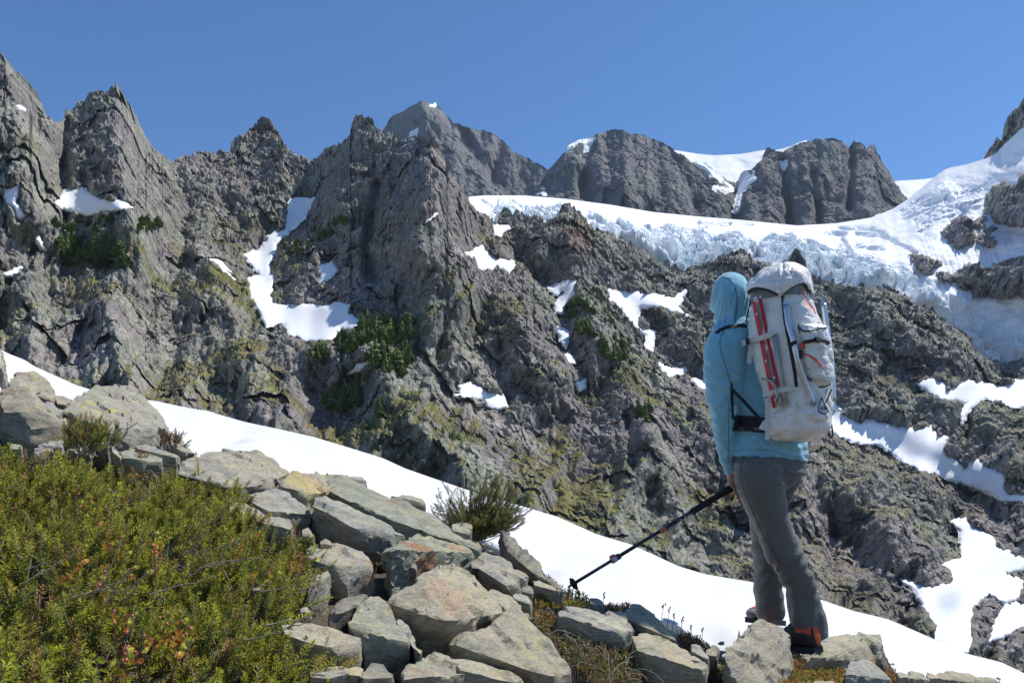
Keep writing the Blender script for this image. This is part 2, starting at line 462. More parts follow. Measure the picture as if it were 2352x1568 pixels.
GULLIES = [
    ([(150, 290), (148, 400), (150, 500)], 20, 14), ([(690, 460), (660, 530), (605, 600), (600, 660)], 20, 30), ([(868, 430), (842, 560), (850, 640)], 24, 12),
    ([(400, 380), (430, 480), (420, 580), (470, 640)], 14, 20), ([(430, 690), (360, 780), (290, 830)], 16, 9), ([(500, 440), (560, 520)], 12, 14), ([(1150, 520), (1240, 640), (1300, 700), (1290, 780), (1310, 830)], 22, 22),
    ([(1120, 590), (1040, 690), (1010, 780)], 14, 9), ([(1420, 690), (1500, 730), (1500, 800), (1560, 850), (1630, 890)], 20, 30), ([(710, 900), (760, 960)], 12, 16), ([(1050, 880), (1120, 930)], 14, 30),
    ([(1440, 960), (1455, 1080)], 22, 9), ([(1640, 900), (1660, 1150)], 20, 10), ([(1900, 960), (2050, 1030), (2200, 1110), (2280, 1180)], 16, 36), ([(2230, 880), (2215, 1000)], 14, 12), ([(2180, 1200), (2220, 1300), (2200, 1450)], 16, 40),
    ([(1910, 1180), (1915, 1320)], 16, 8), ([(1005, 800), (1010, 900), (960, 960)], 12, 16), ([(1240, 760), (1330, 800), (1330, 900)], 14, 20), ([(180, 760), (190, 900)], 14, 8), ([(540, 880), (545, 970)], 14, 8)]
SNOW = {  # snow patches lying on the ridge, outlines in the frame
    'snow tongue filling the long gully and spreading into a wide apron above conifers': [(669, 459), (719, 459), (707, 487), (692, 508), (668, 526), (658, 538), (633, 558), (632, 578), (616, 606), (620, 622), (632, 634), (625, 652), (619, 676), (630, 697), (648, 704), (688, 697), (723, 702), (760, 704), (768, 698), (803, 698), (800, 720), (826, 745), (820, 756), (782, 754), (756, 782), (728, 783), (704, 783), (682, 768), (661, 768), (658, 748), (647, 739), (612, 748), (600, 718), (579, 683), (572, 641), (600, 634), (578, 606), (560, 582), (595, 578), (620, 543), (656, 525), (658, 510), (662, 490)],
    'wide hump shaped snow patch under the second left peak': Z(z1, '355,1075 430,1010 500,985 550,990 600,1030 660,1060 830,1062 880,1115 760,1130 640,1145 560,1165 470,1125 400,1110'),
    'crooked snow strip at the left edge below the first peak': Z(z1, '15,970 60,985 128,952 125,1005 100,1080 170,1160 150,1192 110,1170 90,1110 40,1070'),
    'tiny snow sliver left of the conifer grove': Z(z1, '236,1318 256,1316 305,1390 290,1394 262,1368'),
    'small flat snow patch at the left edge beside dark grove': Z(z1, '20,1555 90,1505 140,1508 70,1558'),
    'boot shaped snow patch right of the snowy gully': Z(z4, '2045,368 2090,345 2112,285 2092,272 2118,225 2180,218 2218,260 2160,305 2100,362'),
    'thin diagonal snow strip left of the snowy gully': Z(z4, '1375,183 1460,200 1484,250 1548,322 1500,306 1430,222'),
    'ragged snow patch below the dark central crag': Z(z2, '1038,1082 1100,1074 1106,1045 1150,1036 1194,1080 1280,1108 1362,1140 1325,1194 1240,1146 1220,1184 1130,1172 1098,1104'),
    'small snow shelf left of the pale rock tower': Z(z2, '1222,898 1322,905 1270,940 1262,960 1238,950'),
    'snow sliver on the ledge of the central crag': Z(z2, '766,877 800,845 852,814 815,858'),
    'forked snow strip beside the shaded rock step': Z(z2, '1582,1305 1650,1278 1764,1243 1752,1300 1756,1342 1704,1392 1662,1468 1638,1462 1632,1410 1688,1342 1696,1304 1620,1342'),
    'broad branching snow patch left of the hiker hood': Z(z5, '1728,198 1800,212 1880,193 1960,213 2050,222 2110,232 2172,193 2132,290 2194,352 2130,324 2000,294 1904,294 1894,380 1924,420 1994,438 1972,545 1943,505 1958,455 1880,404 1830,344 1798,294 1748,252'),
    'narrow snow strip running down the middle gully': Z(z5, '1430,402 1472,428 1504,438 1484,524 1453,474'),
    'tiny snow spot lower in the middle gully': Z(z5, '1488,568 1505,575 1534,612 1510,618'),
    'small snow spot beside the lower rock rib': Z(z5, '1546,732 1594,712 1588,752 1566,772'),
    'bean shaped snow patch in the lower centre of the cliffs': Z(z5, '845,800 880,790 872,745 940,733 1000,750 1050,778 1117,800 1142,862 1090,883 1030,853 1010,822 920,812'),
    'slanted snow patch between the conifers of the middle terrace': Z(z5, '236,678 300,616 368,572 372,602 310,654'),
    'small snow shelf left of the hiker sleeve': Z(z5, '2022,622 2100,650 2168,643 2142,682 2086,692'),
    'snow spot touching the hiker sleeve': Z(z5, '2216,706 2300,728 2300,776 2250,750'),
    'long snow ramp running down right from the pack': Z(z6, '1040,600 1080,540 1130,515 1200,598 1280,625 1330,603 1400,620 1480,638 1560,660 1660,660 1740,638 1790,690 1842,718 1830,770 1846,832 1940,900 1962,945 1990,880 2050,862 2150,930 2234,960 2212,1020 2232,1080 2300,1090 2420,1104 2420,1156 2280,1134 2200,1132 2130,1082 2060,1052 2000,1032 1920,1002 1800,962 1680,932 1580,882 1480,802 1380,752 1250,742 1130,692 1060,650'),
    'snow band under the glacier snout at the right edge': Z(z6, '1648,358 1740,338 1830,350 1852,400 1980,348 2080,358 2180,388 2300,345 2420,330 2420,460 2330,512 2240,502 2180,462 2080,452 2012,502 1964,584 1948,626 1942,560 1994,482 1900,472 1800,462 1716,402'),
    'wide snowfield in the lower right corner': Z(zC, '1885,510 1970,487 2060,560 2140,620 2210,690 2352,752 2420,780 2420,800 2352,815 2235,842 2335,905 2325,1000 2232,1042 2118,980 2018,1060 1998,1160 2012,1300 1990,1380 1900,1350 1756,1290 1772,1190 1700,1080 1618,960 1545,893 1640,920 1720,942 1872,902 1882,850 1826,792 1934,742 1932,570'),
    'smaller snow tongue at the lower right edge': Z(zC, '2148,1190 2238,1048 2420,1040 2420,1150 2250,1245 2126,1296'),
    'tiny snow spot high on the first left peak': Z(z1, '88,428 110,438 155,466 130,464'),
}
def main_depth(U, V, T):
    dt = pline(DTOP, U); db = pline([(-80, 240), (800, 235), (1500, 230), (2430, 225)], U)
    d = dt + (db - dt) * (0.55 * T + 0.45 * T ** 0.6)
    n = fbm2(U / 170 + 0.3 * V / 170, V / 260, 21, 5, 0.55)
    d = d + 22 * n * sstep(0, 0.06, T)
    for pts, am, w in RIDGES:
        q, _ = seg_dist(U, V, pts); d = d + 1.15 * am * np.exp(-(q / w) ** 1.6)
    for pts, am, w in GULLIES:
        q, _ = seg_dist(U, V, pts); d = d + (0.9 if w > 11 else 0.4) * am * np.exp(-(q / max(w, 11)) ** 2)
    return d
SM = Sheet(-70, 2420, 2.2, 400, TOP_M, [(u, v + 45) for u, v in CREST], main_depth, 5.5, 2, 46)
P = SM.positions(); N = SM.normals(P)
h, cells, wa, wb, fine = rock_disp(P, 40, (58, 27, 12.5, 6.0, 3.0, 1.6), (7, 6.2, 3.6, 1.6, 0.7, 0.35), 1.2, 0.5)
kd = P[..., 1]
h = h * np.clip(0.5 + 0.5 * kd / 480, 0.6, 1.1); fine = fine * np.clip(kd / 480, 0.45, 1.1)[..., None]
snowmask = np.full(SM.U.shape, -99.0)
wob = 3.5 * fbm2(SM.U / 14, SM.V / 14, 77, 3)
for k, poly in SNOW.items():
    us = [p[0] for p in poly]; vs = [p[1] for p in poly]
    j0 = max(0, int((min(us) - 30 - SM.u[0]) / 2.2)); j1 = min(len(SM.u), int((max(us) + 30 - SM.u[0]) / 2.2) + 1)
    sl = (slice(None), slice(j0, j1))
    snowmask[sl] = np.maximum(snowmask[sl], poly_sdf(SM.U[sl], SM.V[sl], poly))
SM.snow = snowmask + wob
inside = sstep(-5, 5, SM.snow)
fade = 0.6 + 0.4 * sstep(0, 0.06, SM.T)
SM.base = P; SM.N = SM.push(N)
def boxblur(A, r):
    for ax in (0, 1):
        B = np.concatenate([np.repeat(A.take([0], ax), r + 1, ax), A, np.repeat(A.take([-1], ax), r, ax)], ax).cumsum(ax)
        n = A.shape[ax]
        A = (B.take(np.arange(2 * r + 1, 2 * r + 1 + n), ax) - B.take(np.arange(0, n), ax)) / (2 * r + 1)
    return A
hb = boxblur(boxblur(h * fade, 8), 8)
SM.base = P + SM.N * hb[..., None]
hb2 = boxblur(boxblur(hb, 10), 10)
Dbl = boxblur(boxblur(SM.D, 9), 9)
off = hb2 + (SM.D - Dbl) * np.linalg.norm(P, axis=-1) / SM.D
SM.base = P + SM.N * off[..., None]
SM.P = P + SM.N * (h * fade * (1 - inside) + inside * (np.minimum(hb, off) - 3.6))[..., None] + fine * (1 - inside)[..., None]
N2 = SM.normals(SM.P)
vm = sstep(330, 620, SM.V + 60 * wa) * (1 - 0.45 * sstep(1500, 1900, SM.U)) * (1 - 0.7 * sstep(1000, 1500, SM.U) * (1 - sstep(700, 900, SM.V)))
vm = np.maximum(vm, 0.7 * sstep(280, 340, SM.V) * (1 - sstep(60, 200, SM.U)))
c = far_colors(SM.P, N2, cells, 50, veg=0.10, vegmask=vm)
# rusty stained faces of the tower beside the glacier and of the brown spire
for (cu, cv, r, col, w) in ((1330, 525, 34, (0.26, 0.16, 0.105), 0.75), (1300, 500, 22, (0.30, 0.29, 0.22), 0.7), (605, 310, 50, (0.25, 0.17, 0.14), 0.6), (1350, 560, 30, (0.24, 0.17, 0.13), 0.5), (2150, 620, 60, (0.22, 0.17, 0.13), 0.6), (1945, 1205, 14, (0.4, 0.4, 0.33), 0.9), (1943, 1225, 14, (0.22, 0.19, 0.03), 0.8)):
    g = np.exp(-((SM.U - cu) ** 2 + (SM.V - cv) ** 2) / r ** 2)
    g = np.clip(g * (0.75 + 0.8 * wb), 0, 1)[..., None] * w
    c = c * (1 - g) + np.array(col) * g
link('mountain_ridge', SM.mesh('mountain_ridge', c, (40, 70)), M_ROCKFAR, kind='structure')

def snow_sheet(sheet, poly, name, label, lift, mat, extra=None, kind='structure', step=2.2):
    us = [p[0] for p in poly]; vs = [p[1] for p in poly]
    m = 10
    u = np.arange(max(min(us) - m, sheet.u[0]), min(max(us) + m, sheet.u[-1]), step); v = np.arange(min(vs) - m, max(vs) + m, step)
    U, V = np.meshgrid(u, v)
    sd = poly_sdf(U, V, poly) + 3.0 * fbm2(U / 13, V / 13, 77, 3)
    jf = np.clip((U - sheet.u[0]) / (sheet.u[1] - sheet.u[0]), 0, len(sheet.u) - 1.001)
    tp = np.interp(U, sheet.u, sheet.top); bt = np.interp(U, sheet.u, sheet.bot)
    fi = np.clip((V - tp) / (bt - tp), 0, 1) * (sheet.nv - 1.001)
    i0 = fi.astype(int); j0 = jf.astype(int); fi = (fi - i0)[..., None]; jf = (jf - j0)[..., None]
    B = lambda A: (A[i0, j0] * (1 - fi) + A[i0 + 1, j0] * fi) * (1 - jf) + (A[i0, j0 + 1] * (1 - fi) + A[i0 + 1, j0 + 1] * fi) * jf
    n = B(sheet.N); D = B(sheet.base)[..., 1]
    for _ in range(3): D = boxblur(D, 5)
    kx, kz = ray(U, V); base = np.stack([kx * D, D, kz * D], -1)
    pr = lift * sstep(-3, 9, sd) - 3.2 * (1 - sstep(-6, 1.0, sd)) + lift * 0.22 * fbm2(U / 50, V / 40, 5, 2)
    X = base + n * pr[..., None]
    keep = sd > -6
    f = grid_faces(*U.shape)
    f = f[keep.ravel()[f].all(1)]
    used = np.unique(f); remap = np.zeros(U.size, int); remap[used] = np.arange(len(used))
    me = np_mesh(name, X.reshape(-1, 3)[used], remap[f])
    return link(name, me, mat, kind=kind, label=label, cat='snow')
for lab, poly in SNOW.items():
    snow_sheet(SM, poly, 'snow_patch', lab, 1.3, M_SNOWFAR)
# ================================================================== glacier and high snow
def plain_sheet(name, top, bot, u0, u1, du, nv, dt, db, seed, mat, und=6.0, jag=0.0, back=(40, 40)):
    s = Sheet(u0, u1, du, nv, top, bot, lambda U, V, T: dt + (db - dt) * T + und * fbm2(U / 60, V / 30, seed, 3), jag, seed)
    s.P = s.positions()
    link(name, s.mesh(name, None, back), mat, kind='structure')
    return s
plain_sheet('snow_saddle', [(1530, 352), (1545, 345), (1557, 346), (1600, 353), (1640, 357), (1700, 354), (1753, 345), (1775, 346), (1800, 341), (1830, 329), (1850, 322), (1870, 330)], [(1500, 460), (1900, 460)], 1532, 1868, 4, 40, 1900, 1640, 8, M_SNOWFAR)
plain_sheet('snow_col', [(2030, 430), (2045, 418), (2067, 415), (2120, 412), (2150, 407), (2200, 396), (2230, 400)], [(2030, 520), (2230, 520)], 2032, 2226, 4, 40, 1900, 1640, 9, M_SNOWFAR)

GL_TOP = [(1060, 470), (1077, 452), (1110, 449), (1200, 449), (1300, 457), (1400, 470), (1500, 487), (1600, 497), (1700, 505), (1830, 518), (1920, 513), (2000, 500), (2050, 480), (2083, 459), (2110, 437), (2135, 416), (2156, 399), (2170, 390), (2183, 385), (2220, 378), (2270, 362), (2300, 345), (2330, 312), (2352, 292), (2430, 250)]
GL_BOT = [(u, v + 16) for u, v in TOP_M if u > 1040]
ICE_TOP = [(1060, 470), (1110, 478), (1150, 470), (1240, 472), (1330, 482), (1400, 500), (1500, 522), (1600, 526), (1700, 542), (1800, 540), (1900, 562), (2000, 590), (2100, 634), (2200, 692), (2300, 742), (2352, 772), (2430, 790)]
ICEFALL = Z(zG, '1100,680 1330,470 1560,410 1750,470 2020,420 1960,600 1850,780 1500,780 1330,890 1130,800')
CREV = [Z(zG, '450,860 800,860 950,930'), Z(zG, '860,930 1100,1020 1240,1110'), Z(zG, '500,960 560,1060 640,1170'), Z(zG, '330,900 520,920'), Z(zG, '640,920 860,930'), Z(zG, '640,1040 720,1050'), Z(zG, '770,1060 900,1070'),
        Z(z3, '200,870 420,880'), Z(z3, '330,860 420,850 560,880'), Z(z2, '1500,760 1760,770 1850,800'), Z(z2, '1150,730 1260,760 1420,770')]
def gl_depth(U, V, T):
    dt = pline([(1060, 760), (1300, 900), (1500, 930), (2000, 860), (2183, 820), (2430, 690)], U)
    db = pline([(u, d + 16) for u, d in DTOP], U)
    d = db + (dt - db) * (1 - T) ** 2.0
    return d + 7 * fbm2(U / 120, V / 60, 31, 3) * sstep(0, 0.1, T)
SG = Sheet(1066, 2420, 2.2, 200, GL_TOP, GL_BOT, gl_depth, 0.0, 31)
P = SG.positions(); SG.base = P; SG.N = SG.push(P)
icem = sstep(-10, 14, SG.V - pline(ICE_TOP, SG.U) + 16 * fbm2(SG.U / 40, SG.V / 40, 91, 4))
fall = sstep(-16, 22, poly_sdf(SG.U, SG.V, ICEFALL) + 12 * fbm2(SG.U / 30, SG.V / 30, 92, 3))
a, bq = P[..., 0], P[..., 2] * 0.9 + P[..., 1] * 0.35
w1 = fbm2(a / 20, bq / 20, 93, 4); w2 = fbm2(a / 20 + 5, bq / 20, 94, 4)
h = 0; cl = []
for k, (sz, am) in enumerate(((34, 9.0), (16, 5.5), (7, 2.6), (3, 1.1))):
    v, e, r = facet2((a + 3 * w1) / (sz * 0.6), (bq + 3 * w2) / (sz * 1.25), 300 + k)
    h = h + am * v - 0.5 * am * np.exp(-e * 14); cl.append(r)
hf = 0
for k, (sz, am) in enumerate(((34, 5.0), (13, 3.0), (5, 1.2))):
    v, e, r = facet2((a + 0.6 * bq + 6 * w1) / (sz * 1.3), (bq - 0.6 * a + 6 * w2) / (sz * 0.6), 330 + k)
    hf = hf + am * v - 0.3 * am * np.exp(-e * 10)
cr = np.zeros(P.shape[:2])
for pts in CREV:
    q, _ = seg_dist(SG.U + 5 * w1, SG.V + 3 * w2, pts)
    cr = np.maximum(cr, np.exp(-(q / 3.2) ** 2))
soft = 1.4 * fbm2(SG.U / 26, SG.V / 14, 95, 4)
edge = sstep(0, 0.08, SG.T)
# avalanche runnels below the right hand rocks
run = np.exp(-((SG.U - 2240) / 110) ** 2) * sstep(520, 560, SG.V) * perlin2((SG.U - 2080 + 0.35 * (620 - SG.V)) / 9.0, SG.V / 160.0, 96)
GD = np.array([0.05, -0.72, 0.69])
lipm = sstep(10, 60, SG.V - pline(ICE_TOP, SG.U))
SG.P = P + GD * (edge * (h * icem * (0.75 + 0.5 * lipm) + hf * fall * 0.9 * (1 - icem) + 0.4 * soft * (1 - icem) - 7 * cr + 1.1 * run))[..., None]
snowc = np.array([0.94, 0.945, 0.95]); icec = np.array([0.82, 0.88, 0.90]); deep = np.array([0.56, 0.73, 0.78])
mi = np.clip(icem * (0.30 + 0.75 * cl[1] * (0.5 + cl[2])) + 0.45 * fall * (0.4 + w1) + 0.7 * cr, 0, 1)[..., None]
md = (icem * sstep(0.78, 0.95, cl[1] * 0.6 + cl[3] * 0.5) * 0.8)[..., None]
c = snowc * (1 - mi) + icec * mi
c = c * (1 - md) + deep * md
link('glacier', SG.mesh('glacier', c, (60, 30)), M_ICE, kind='structure', label='hanging glacier with pale blue broken ice front below the far domes', cat='glacier')

def rock_patch(sheet, poly, label, lift, seed, warm=0.0, dark=1.0, name='rock_outcrop'):
    us = [p[0] for p in poly]; vs = [p[1] for p in poly]
    step = 1.8
    u = np.arange(max(min(us) - 8, sheet.u[0]), min(max(us) + 8, sheet.u[-1]), step); v = np.arange(min(vs) - 8, max(vs) + 8, step)
    U, V = np.meshgrid(u, v)
    sd = poly_sdf(U, V, poly) + 4.0 * fbm2(U / 11, V / 11, seed, 3)
    tp = np.interp(U, sheet.u, sheet.top); bt = np.interp(U, sheet.u, sheet.bot)
    i0 = np.clip(((V - tp) / (bt - tp) * (sheet.nv - 1)), 0, sheet.nv - 1).astype(int)
    j0 = np.clip((U - sheet.u[0]) / (sheet.u[1] - sheet.u[0]), 0, len(sheet.u) - 1).astype(int)
    D = sheet.base[i0, j0][..., 1]
    D = D - lift * (sstep(-6, 30, sd) ** 0.6) + 6 * (1 - sstep(-6, 0, sd)) + 0.5 * lift * fbm2(U / 40, V / 40, seed + 4, 3)
    kx, kz = ray(U, V)
    X = np.stack([kx * D, D, kz * D], -1)
    hh, cells, a_, b_, fine = rock_disp(X, seed, (30, 13, 6, 3), (7, 3.6, 1.8, 0.9), 1.2)
    X = X + (np.array([0.1, -0.78, 0.62]) * hh[..., None] + fine) * sstep(-6, 12, sd)[..., None]
    n = np.cross(np.gradient(X, axis=0), np.gradient(X, axis=1)); n /= np.linalg.norm(n, axis=-1, keepdims=True) + 1e-9
    c = far_colors(X, n, cells, seed, warm=warm, dark=dark)
    f = grid_faces(*U.shape); keep = sd > -6
    f = f[keep.ravel()[f].all(1)]
    used = np.unique(f); remap = np.zeros(U.size, int); remap[used] = np.arange(len(used))
    me = np_mesh(name, X.reshape(-1, 3)[used], remap[f], False, c.reshape(-1, 3)[used])
    link(name, me, M_ROCKFAR, kind='structure', label=label, cat='rock')
rock_patch(SG, Z(zG, '1525,900 1570,840 1640,780 1730,750 1820,790 1850,850 1860,960 1830,1010 1700,1065 1600,1000 1530,940'), 'large rounded rock island in the right snowfield', 26, 61)
rock_patch(SG, Z(zG, '1840,810 1900,745 1960,740 1990,800 1970,850 1880,880'), 'small pale rock island above the rounded one', 16, 62, 0.2)
rock_patch(SG, Z(zG, '1880,960 1930,900 2010,875 2110,880 2090,980 2050,1040 1980,1045 1890,1000'), 'low rock island right of the rounded one', 16, 63)
rock_patch(SG, Z(zG, '1955,580 2040,450 2150,385 2230,430 2290,420 2330,320 2420,300 2620,300 2620,830 2352,850 2220,840 2090,810 2010,740 1960,680'), 'tall dark rock buttress in the snow at the right edge', 34, 64)
rock_patch(SG, Z(zG, '1170,1140 1240,1130 1350,1150 1450,1200 1560,1230 1480,1250 1560,1310 1620,1330 1740,1290 1760,1250 1850,1230 1930,1270 2010,1290 2060,1240 2160,1210 2352,1155 2620,1120 2620,1530 2352,1568 2180,1568 1980,1550 1850,1560 1750,1480 1680,1410 1560,1380 1400,1330 1260,1270 1240,1190'), 'brown rock rib between glacier tongue and right snowfield', 26, 65, 0.15)
s = Sheet(2262, 2420, 2.0, 60, [(2260, 372), (2268, 350), (2276, 338), (2284, 330), (2290, 317), (2300, 324), (2310, 318), (2315, 290), (2317, 265), (2330, 252), (2345, 240), (2352, 226), (2430, 150)], [(2260, 392), (2300, 364), (2330, 340), (2352, 322), (2430, 280)],
          lambda U, V, T: pline([(2260, 800), (2430, 708)], U) + 4 - 14 * T + 8 * fbm2(U / 20, V / 20, 66, 3), 3.0, 66)
P = s.positions(); N = s.push(P)
h, cells, _, _, fine = rock_disp(P, 66, (24, 11, 5, 2.5), (6, 3.2, 1.6, 0.8))
s.P = P + N * h[..., None] + fine
link('rock_tower', s.mesh('rock_tower', far_colors(s.P, s.normals(s.P), cells, 66), (14, 24)), M_ROCKFAR, kind='structure')
# little snow gullies and ledges of the far domes
for lab, sh, poly in (('snow streak in the couloir between the two domes', SB, Z(z3, '490,590 520,545 568,540 552,585 584,582 540,640 500,700 470,800 450,800 488,650')),
                      ('thin snow ledge left of the couloir', SB, Z(z3, '318,648 380,636 434,655 400,676')),
                      ('broken snow line leading down into the couloir', SB, Z(z3, '200,486 262,496 310,552 420,640 395,640 320,585 262,520')),
                      ('snow notch beside the small tooth', SB, Z(z3, '750,480 796,474 776,520')),
                      ('snow strip at the foot of the right dome', SB, Z(z3, '1225,820 1330,826 1400,832 1300,856 1240,842')),
                      ('snow cap on the left shoulder of the left dome', SB, Z(z2, '1722,378 1780,346 1850,331 1896,314 1862,372 1796,430 1836,362 1780,356')),
                      ('snow chute left of the left dome', SB, Z(z2, '1470,704 1536,636 1566,662 1560,706')),
                      ('snow spot on the slope of the left dome', SB, Z(z2, '1620,508 1655,512 1635,528')),
                      ('snow fleck near the top of the far pyramid', SA, Z(z2, '806,110 838,98 822,118')),
                      ('slanted snow fleck on the left of the far pyramid', SA, Z(z2, '680,296 722,268 704,300')),
                      ('snow notch where pyramid and ridge meet', SA, Z(z2, '600,346 645,345 645,364 606,364'))):
    snow_sheet(sh, poly, 'snow_patch', lab, 14.0, M_SNOWFAR, step=1.6)

# ================================================================== near snow slope
BND = [(-260, 800), (0, 905), (150, 935), (340, 965), (430, 1052), (560, 1085), (700, 1105), (970, 1160), (1190, 1262), (1290, 1352), (1440, 1405), (1560, 1440), (1640, 1484), (1700, 1484), (1770, 1466), (1860, 1452), (1960, 1446), (2030, 1484), (2060, 1545), (2352, 1582), (2620, 1610)]
M_SNOWNEAR = snow_mat('near_snow', 3.0, 0.03, strength=0.22, lo=(0.64, 0.652, 0.668), hi=(0.71, 0.718, 0.725))
_nt = M_SNOWNEAR.node_tree; _b = _nt.nodes['Principled BSDF']
_src = _b.inputs['Base Color'].links[0].from_socket
_tc = _nt.nodes.new('ShaderNodeTexCoord')
_d1 = tnoise(_nt, 1.1, 4, 0.6, _tc.outputs['Object']); _d2 = tnoise(_nt, 55, 4, 0.7, _tc.outputs['Object'])
_m = _nt.nodes.new('ShaderNodeMath'); _m.operation = 'MULTIPLY'
_nt.links.new(ramp(_nt, _d1.outputs['Fac'], [(0.52, (0, 0, 0)), (0.68, (1, 1, 1))]), _m.inputs[0]); _nt.links.new(ramp(_nt, _d2.outputs['Fac'], [(0.56, (0, 0, 0)), (0.70, (1, 1, 1))]), _m.inputs[1])
_nt.links.new(mix(_nt, _m.outputs[0], _src, (0.42, 0.37, 0.30)), _b.inputs['Base Color'])
def ns_depth(U, V, T):
    vc = pline(CREST, U); vb = pline(BND, U)
    yc = pline([(-200, 9.5), (600, 9), (1300, 8.5), (2500, 8)], U)
    f = np.clip((V - vc) / np.maximum(vb - vc, 20), 0, 1)
    gc = ground_y(U, vc)
    d = ground_y(U, V, 0.02 - 0.17 * sstep(-130, 8, V - vb)) + (yc - gc) * (1 - f) ** 2.6
    g = ground_y(U, V, -0.15 - 0.10 * sstep(0, 40, V - vb))
    return np.where(V > vb, np.maximum(g, 0.5), d)
SN = Sheet(-200, 2540, 6.0, 150, CREST + [(-260, 700), (2620, 1680)], [(u, v + 70) for u, v in BND], ns_depth, 0.0, 12)
P = SN.positions()
x, y = P[..., 0], P[..., 1]
und = 0.05 * fbm2(x / 1.6, y / 1.6, 41, 4) + 0.025 * perlin2(x / 0.5, y / 0.9, 42)
for (cu, cv, r, dep) in ((905, 0, 0, 0), (520, 990, 30, 0.10), (1235, 1283, 40, 0.05), (1810, 1010, 1, 0), (1700, 1462, 52, 0.16), (1530, 1395, 40, 0.03)):
    if r: und = und - dep * np.exp(-(((SN.U - cu) / (r * 1.7)) ** 2 + ((SN.V - cv) / (r * 0.7)) ** 2))
SN.P = P + np.array([0, 0, 1.0]) * (und * sstep(0, 0.04, SN.T) * (SN.V < pline(BND, SN.U) + 10))[..., None]
link('snow_slope', SN.mesh('snow_slope', None, (9, 7)), M_SNOWNEAR, kind='structure')
me = bpy.data.objects['snow_slope'].data
me.polygons.foreach_set('use_smooth', np.ones(len(me.polygons), dtype=bool))

# ================================================================== conifers on the ledges
M_NEEDLE = flat('conifer_needles', (0.13, 0.19, 0.042), 0.8, var=0.45, scale=0.5)
M_BARK = flat('conifer_bark', (0.11, 0.085, 0.065), 0.9)
def conifer(seed, tiers=10, fat=0.30):
    r = random.Random(seed)
    V, F, mats = [], [], []
    n = 5
    for k, (z, rad) in enumerate(((0, 0.022), (0.5, 0.014), (0.97, 0.003))):
        for i in range(n):
            a = 2 * math.pi * i / n; V.append((rad * math.cos(a), rad * math.sin(a), z))
    for k in range(2):
        for i in range(n):
            F.append((k * n + i, k * n + (i + 1) % n, (k + 1) * n + (i + 1) % n, (k + 1) * n + i)); mats.append(0)
    for k in range(tiers):
        f = k / (tiers - 1)
        z = 0.04 + 0.92 * f
        rad = fat * (1 - f) ** 0.8 * (0.8 + 0.4 * r.random()) + 0.02
        nb = 7 if f < 0.6 else 5
        for i in range(nb):
            a = 2 * math.pi * (i + r.random() * 0.7) / nb; q = rad * (0.6 + 0.6 * r.random()); w = q * 0.38
            zz = z + 0.03 * (r.random() - 0.5); dr = -0.05 - 0.12 * q
            c, s_ = math.cos(a), math.sin(a)
            b = len(V)
            V += [(0, 0, zz + 0.05), (c * q * 0.55 - s_ * w, s_ * q * 0.55 + c * w, zz + dr * 0.3), (c * q, s_ * q, zz + dr), (c * q * 0.55 + s_ * w, s_ * q * 0.55 - c * w, zz + dr * 0.3), (c * q * 0.5, s_ * q * 0.5, zz + dr - 0.05)]
            F += [(b, b + 1, b + 2, b + 3), (b + 1, b + 4, b + 3, b + 2)]; mats += [1, 1]
    me = bpy.data.meshes.new('conifer')
    me.from_pydata(V, [], F); me.materials.append(M_BARK); me.materials.append(M_NEEDLE)
    me.polygons.foreach_set('material_index', mats)
    return me
CON = [conifer(k, 9 + k % 3, 0.24 + 0.05 * (k % 4)) for k in range(6)]
